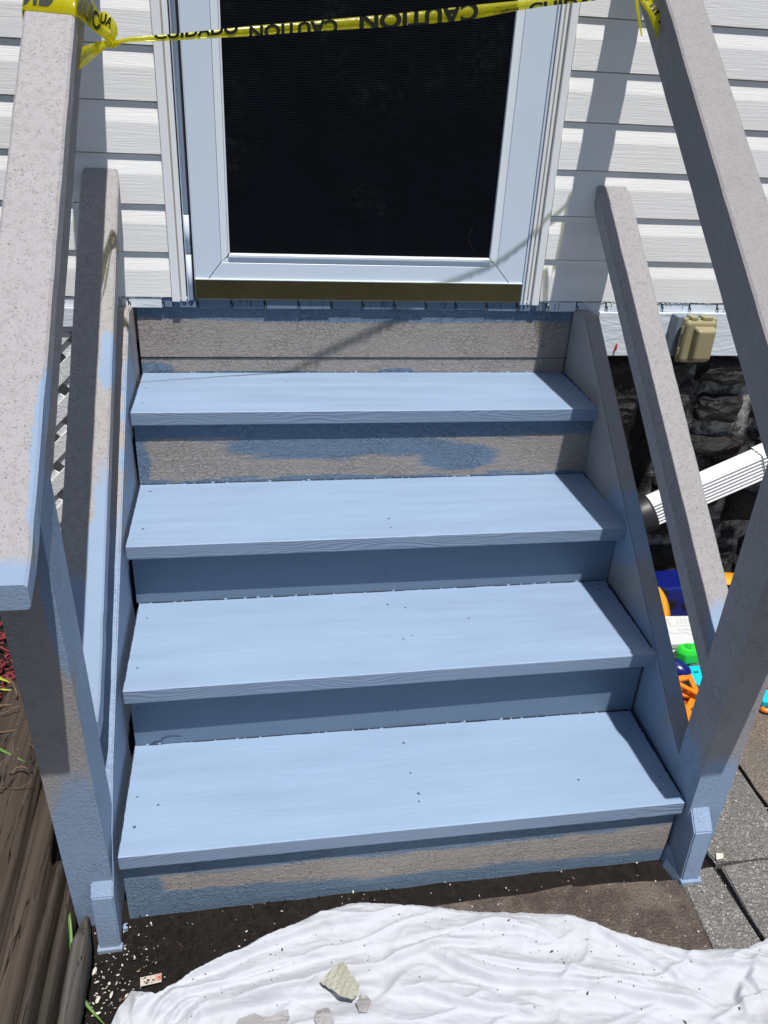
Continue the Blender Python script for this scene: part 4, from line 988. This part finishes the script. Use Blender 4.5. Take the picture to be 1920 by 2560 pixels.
# plant leaves reaching in
pl_ = tag(empty('strappy_plant', (-.47, .40, .06)), 'strap leaved plant with yellow green blades bending over the timber', 'plant')
def blade(pts, w0, mt, name='leaf'):
    P_ = smoothpl(densify(pts, 4), 3); bm = bmesh.new(); L, R_ = [], []
    for i, p in enumerate(P_):
        t_ = i / (len(P_) - 1); d_ = (P_[min(i + 1, len(P_) - 1)] - P_[max(i - 1, 0)]).normalized(); s_ = d_.cross(Vector((0, 0, 1))).normalized(); ww = w0 * min(1, (1 - t_) * 4 + .06) * (.8 + .2 * math.sin(t_ * 3))
        L.append(p + s_ * ww / 2); R_.append(p - s_ * ww / 2 + Vector((0, 0, .001)))
    ribbon(bm, L, R_, .0008); return bm
for pts, w0, mt in [([(-.47, .40, .06), (-.44, .46, .13), (-.37, .50, .11), (-.315, .495, .075)], .014, 'leafy'), ([(-.47, .40, .06), (-.43, .44, .12), (-.36, .455, .10), (-.298, .462, .08)], .008, 'leafy'),
                    ([(-.47, .38, .06), (-.42, .35, .13), (-.33, .29, .10), (-.225, .225, .088)], .009, 'leafg'), ([(-.47, .40, .06), (-.55, .5, .2), (-.62, .55, .12)], .012, 'leafg'), ([(-.47, .40, .06), (-.52, .3, .2), (-.6, .2, .12)], .012, 'leafg'),
                    ([(-.47, .36, .06), (-.41, .22, .12), (-.33, .13, .10), (-.29, .09, .10)], .006, 'leafy'), ([(-.47, .42, .06), (-.40, .44, .10), (-.35, .40, .09), (-.29, .41, .085)], .010, 'leafb')]:
    link('leaf', blade(pts, w0, mt), M[mt], pl_, True)
o = link('grass_blade', blade([(-.095, -.085, .005), (-.086, -.11, .060), (-.079, -.14, .045), (-.072, -.19, .015), (-.055, -.222, -.02), (-.033, -.242, -.035), (-.010, -.266, -.035)], .006, 'leafg'), M['leafg'], None, True)
tag(o, 'single green blade bent over the soil against the palest timber', 'leaf')
bm = bmesh.new()
for i in range(70):
    x = rnd(-.46, -.22); y = rnd(.10, .48); z = .085 + rnd(0, .018); a = rnd(-.6, 3.0); l = rnd(.02, .06)
    pts = [Vector((x, y, z))]
    for k in range(5): a += rnd(-.7, .7); pts.append(pts[-1] + Vector((math.cos(a) * l / 4, math.sin(a) * l / 4, rnd(-.006, .007))))
    tube(bm, pts, [rnd(.0008, .002)] * 5 + [.0004], 4, mi=random.choice((0, 0, 1)), flat=.5)
for i in range(50):
    x = rnd(-.26, -.06); y = rnd(.55, .86); a = rnd(0, 6); pts = [Vector((x, y, .06 + rnd(0, .05)))]
    for k in range(4): a += rnd(-.9, .9); pts.append(pts[-1] + Vector((math.cos(a) * .012, math.sin(a) * .012, rnd(-.01, .012))))
    tube(bm, pts, [.003, .005, .005, .003, .001], 4, mi=random.choice((0, 1)), flat=.3)
tag(link('dead_leaves', bm, [M['leafb'], M['dirtleaf']], None, True), 'withered brown leaf litter lying over the timbers and bed', 'dead leaves', kind='stuff')

# ============================================================ TOYS right of the steps
def T_(name, loc, label, cat): return tag(empty(name, loc), label, cat)
t = T_('toy_bucket', (1.47, .70, .012), 'dark blue plastic toy bin with round holes in its front', 'toy bin')
bm = bmesh.new(); f = [(1.372, .655), (1.60, .675), (1.615, .79), (1.375, .77)]; hz = .128
hexa(bm, [(x, y, .013) for x, y in f], [(x + (x - 1.49) * .08, y + (.012 if i < 2 else 0), hz) for i, (x, y) in enumerate(f)], .012, 4); link('body', bm, M['tb'], t, False)
for x, z, r in ((1.392, .120, .010), (1.424, .080, .013), (1.47, .07, .013), (1.52, .07, .013), (1.56, .11, .013)):
    bm = bmesh.new(); yy = .655 + (x - 1.372) * .09 + .012 * (z - .013) / .14 - .001
    tube(bm, [(x, yy + .012, z), (x, yy - .0012, z)], r, 20, 0); link('hole', bm, [M['black'], M['tb']], t)
t = T_('orange_toy_cloth', (1.60, .69, .2), 'orange flap draped over the right side of the blue toy bin', 'toy cloth')
bm = bmesh.new(); L = [Vector(p) for p in [(1.545, .665, .146), (1.59, .655, .143), (1.612, .655, .13), (1.612, .66, .10), (1.600, .662, .07)]]; R2 = [Vector(p) for p in [(1.56, .72, .147), (1.63, .71, .146), (1.645, .70, .13), (1.638, .69, .10), (1.612, .68, .068)]]
ribbon(bm, smoothpl(densify(L, 5), 1), smoothpl(densify(R2, 5), 1), .003)
for v in bm.verts: v.co += Vector((1, 1, 0)) * .003 * noise.noise(v.co * 60)
link('fabric', bm, M['tor2'], t, True)
t = T_('orange_toy_shell', (1.37, .62, .01), 'amber orange ribbed plastic shell leaning by the blue bin', 'toy')
bm = bmesh.new(); Ls, Rs = [], []
for q in range(13):
    s_ = q / 12; Ls.append(Vector((1.335 + .012 * s_, .665 - .060 * s_, .150 - .115 * s_ ** 1.5))); Rs.append(Vector((1.358 + .050 * math.sin(s_ * 1.5), .675 - .055 * s_, .145 - .120 * s_ ** 1.8)))
mid = [(a_ + b2) / 2 + Vector((0, -.012, .014)) for a_, b2 in zip(Ls, Rs)]
ribbon(bm, Ls, mid, .002); ribbon(bm, mid, Rs, .002)
link('shell', bm, M['tor2'], t, True)
t = T_('white_toy_board', (1.38, .55, .06), 'white plastic game board with keypad dots and embossed lines', 'toy board')
bm = bmesh.new(); c4 = [(1.315, .492), (1.420, .492), (1.450, .612), (1.345, .618)]
hexa(bm, [(x, y, .060) for x, y in c4], [(x, y, .078) for x, y in c4], .003, 3); hexa(bm, [(x + .004, y - .012, .02) for x, y in c4], [(x + .002, y - .004, .056) for x, y in c4], .003, 2); link('board', bm, M['tw'], t)
bm = bmesh.new(); zt = .0785
def onb(u, v): a = Vector((*c4[0], zt)).lerp(Vector((*c4[1], zt)), u); b = Vector((*c4[3], zt)).lerp(Vector((*c4[2], zt)), u); return a.lerp(b, v)
for i in range(4):
    for j in range(3): dot(bm, onb(.60 + i * .11, .72 + j * .07), (0, 0, 1), .0026, 0)
for pl2 in ([(.33, .92), (.36, .62), (.95, .60)], [(.05, .9), (.22, .72), (.26, .5), (.23, .42)], [(.0, .40), (.28, .41), (.30, .36), (.52, .35), (.7, .38), (.82, .28), (.95, .28)], [(.55, .50), (.58, .45), (.64, .44)], [(.68, .50), (.72, .45), (.76, .5), (.8, .45), (.9, .47)]):
    tube(bm, [onb(*p) for p in pl2], .0010, 4, 0)
tube(bm, [onb(.12, .94), onb(.13, .93)], .003, 8, 0)
link('embossing', bm, M['tgd'], t)
t = T_('green_toy_block', (1.365, .455, .03), 'bright green chamfered toy block on top of the pile', 'toy block')
bm = bmesh.new(); oc = [(-.034, -.006), (-.020, -.020), (.034, -.020), (.034, .020), (-.020, .020), (-.034, .008)]
lev = [(.050, .92), (.060, 1.0), (.078, .98), (.088, .76)]; vr = [[bm.verts.new((1.372 + x * s_, .462 + y * s_ * 1.15, z)) for x, y in oc] for z, s_ in lev]
for a_, b2 in zip(vr, vr[1:]):
    for k in range(6): bm.faces.new((a_[k], a_[(k + 1) % 6], b2[(k + 1) % 6], b2[k]))
bm.faces.new(vr[-1]); bm.faces.new(vr[0]); bmesh.ops.recalc_face_normals(bm, faces=bm.faces); bmesh.ops.bevel(bm, geom=list(bm.edges), offset=.0015, segments=2, affect='EDGES'); link('block', bm, M['tg'], t)
bm = bmesh.new(); ring = lambda cx, cy, r, z, a0=0, a1=6.283: [(cx + r * math.cos(a0 + (a1 - a0) * i / 16), cy + r * math.sin(a0 + (a1 - a0) * i / 16), z) for i in range(17)]
tube(bm, ring(1.372, .468, .0055, .0885), .0009, 5); tube(bm, ring(1.370, .467, .010, .0885, 1.2, 5.2), .0009, 5)
for p in ((1.360, .468), (1.381, .468)): dot(bm, (*p, .0884), (0, 0, 1), .0014, 0)
link('mark', bm, M['tgk'], t)
t = T_('blue_toy_scoop', (1.335, .43, .02), 'glossy royal blue toy scoop below the green block', 'toy scoop')
bm = bmesh.new(); bmesh.ops.create_uvsphere(bm, u_segments=28, v_segments=14, radius=1)
for v in bm.verts:
    c_ = v.co.copy(); v.co = Vector((1.322 + c_.x * .034, .425 + c_.y * .036, .046 + max(c_.z, -.5) * .030)); v.co.x += (c_.y) * -.012
link('bowl', bm, M['tb'], t, True)
bm = bmesh.new(); tube(bm, [(1.326, .399, .064), (1.336, .404, .068), (1.345, .414, .066)], .0011, 5); tube(bm, [(1.336, .404, .068), (1.342, .398, .060)], .0010, 5); link('seam', bm, M['tw'], t)
t = T_('toy_plate', (1.37, .42, .02), 'cyan plastic toy panel under the blue scoop and orange frame', 'toy panel')
bm = bmesh.new(); c5_ = [(1.325, .392), (1.372, .36), (1.402, .40), (1.412, .445), (1.355, .455)]
vb = [bm.verts.new((x, y, .030)) for x, y in c5_]; vt = [bm.verts.new((x, y, .040)) for x, y in c5_]; bm.faces.new(vb); bm.faces.new(vt)
for i in range(5): bm.faces.new((vb[i], vb[(i + 1) % 5], vt[(i + 1) % 5], vt[i]))
bmesh.ops.recalc_face_normals(bm, faces=bm.faces); bmesh.ops.bevel(bm, geom=list(bm.edges), offset=.003, segments=3, affect='EDGES')
beam(bm, (1.350, .385, .044), (1.372, .335, .044), .012, .006, .001); link('panel', bm, M['tc'], t)
bm = bmesh.new(); tube(bm, [(1.372, .418, .041), (1.384, .419, .041)], .0028, 8); link('stud', bm, M['tgk'], t)
def trif(P3, w_, z, mt, name, label, h_=.006):
    t = T_(name, (P3[0][0], P3[0][1], .012), label, 'toy tile'); bm = bmesh.new(); c_ = Vector((sum(p[0] for p in P3) / 3, sum(p[1] for p in P3) / 3, z))
    o3 = [Vector((x, y, z)) for x, y in P3]; i3 = [c_ + (p - c_) * w_ for p in o3]
    for i in range(3):
        a_, b2, c2, d2 = o3[i], o3[(i + 1) % 3], i3[(i + 1) % 3], i3[i]
        hexa(bm, [a_, b2, c2, d2], [p + Vector((0, 0, h_)) for p in (a_, b2, c2, d2)], .0006, 1)
    link('frame', bm, M[mt], t); return t
trif([(1.276, .385), (1.350, .398), (1.334, .310)], .42, .050, 'tor', 'orange_toy_triangle', 'orange open triangle toy tile lying over the cyan panel')
trif([(1.280, .372), (1.348, .342), (1.277, .270)], .42, .030, 'tor', 'orange_toy_triangle', 'second orange triangle toy tile, lower in the pile and shaded')
trif([(1.292, .318), (1.340, .334), (1.300, .270)], .3, .018, 'ty', 'yellow_toy_triangle', 'yellow green translucent triangle tile at the bottom of the pile')
trif([(1.287, .335), (1.303, .284), (1.270, .246)], .12, .026, 'tor', 'orange_toy_triangle', 'narrow orange toy point nearest to the bottom step post')
t = T_('toy_tray', (1.33, .35, .012), 'dark orange tray beneath the triangle tiles', 'toy tray')
bm = bmesh.new(); hexa(bm, [(1.27, .27, .013), (1.35, .26, .013), (1.41, .40, .013), (1.29, .42, .013)], [(1.27, .27, .017), (1.35, .26, .017), (1.41, .40, .017), (1.29, .42, .017)], .001, 1)
link('tray', bm, plain('burnt_orange_plastic', (.40, .09, .015), .4), t)
t = T_('toy_ring', (1.52, .31, .012), 'small cyan and orange toy piece right of the right post', 'toy')
bm = bmesh.new(); box(bm, 1.500, 1.56, .300, .345, .014, .034, .004, 3); link('body', bm, M['tc'], t)
bm = bmesh.new(); tube(bm, [(1.492 + .022 * (1 - math.cos(s_)), .290 - .012 * math.sin(s_) + .0, .022) for s_ in [i * .35 for i in range(9)]], .007, 10); link('handle', bm, M['tor'], t, True)
bm = bmesh.new(); box(bm, 1.510, 1.55, .345, .37, .014, .04, .004, 3); link('block', bm, M['red'], t)
# fallen bit of paint on the right slab joint
peel('paint_chip', rag([(1.150, -.113), (1.158, -.098), (1.172, -.100), (1.166, -.112)], 2), lambda x, y: .016, 'chip', 'white paint chip on the paving joint by the right post', 'paint chip', nsub=2)
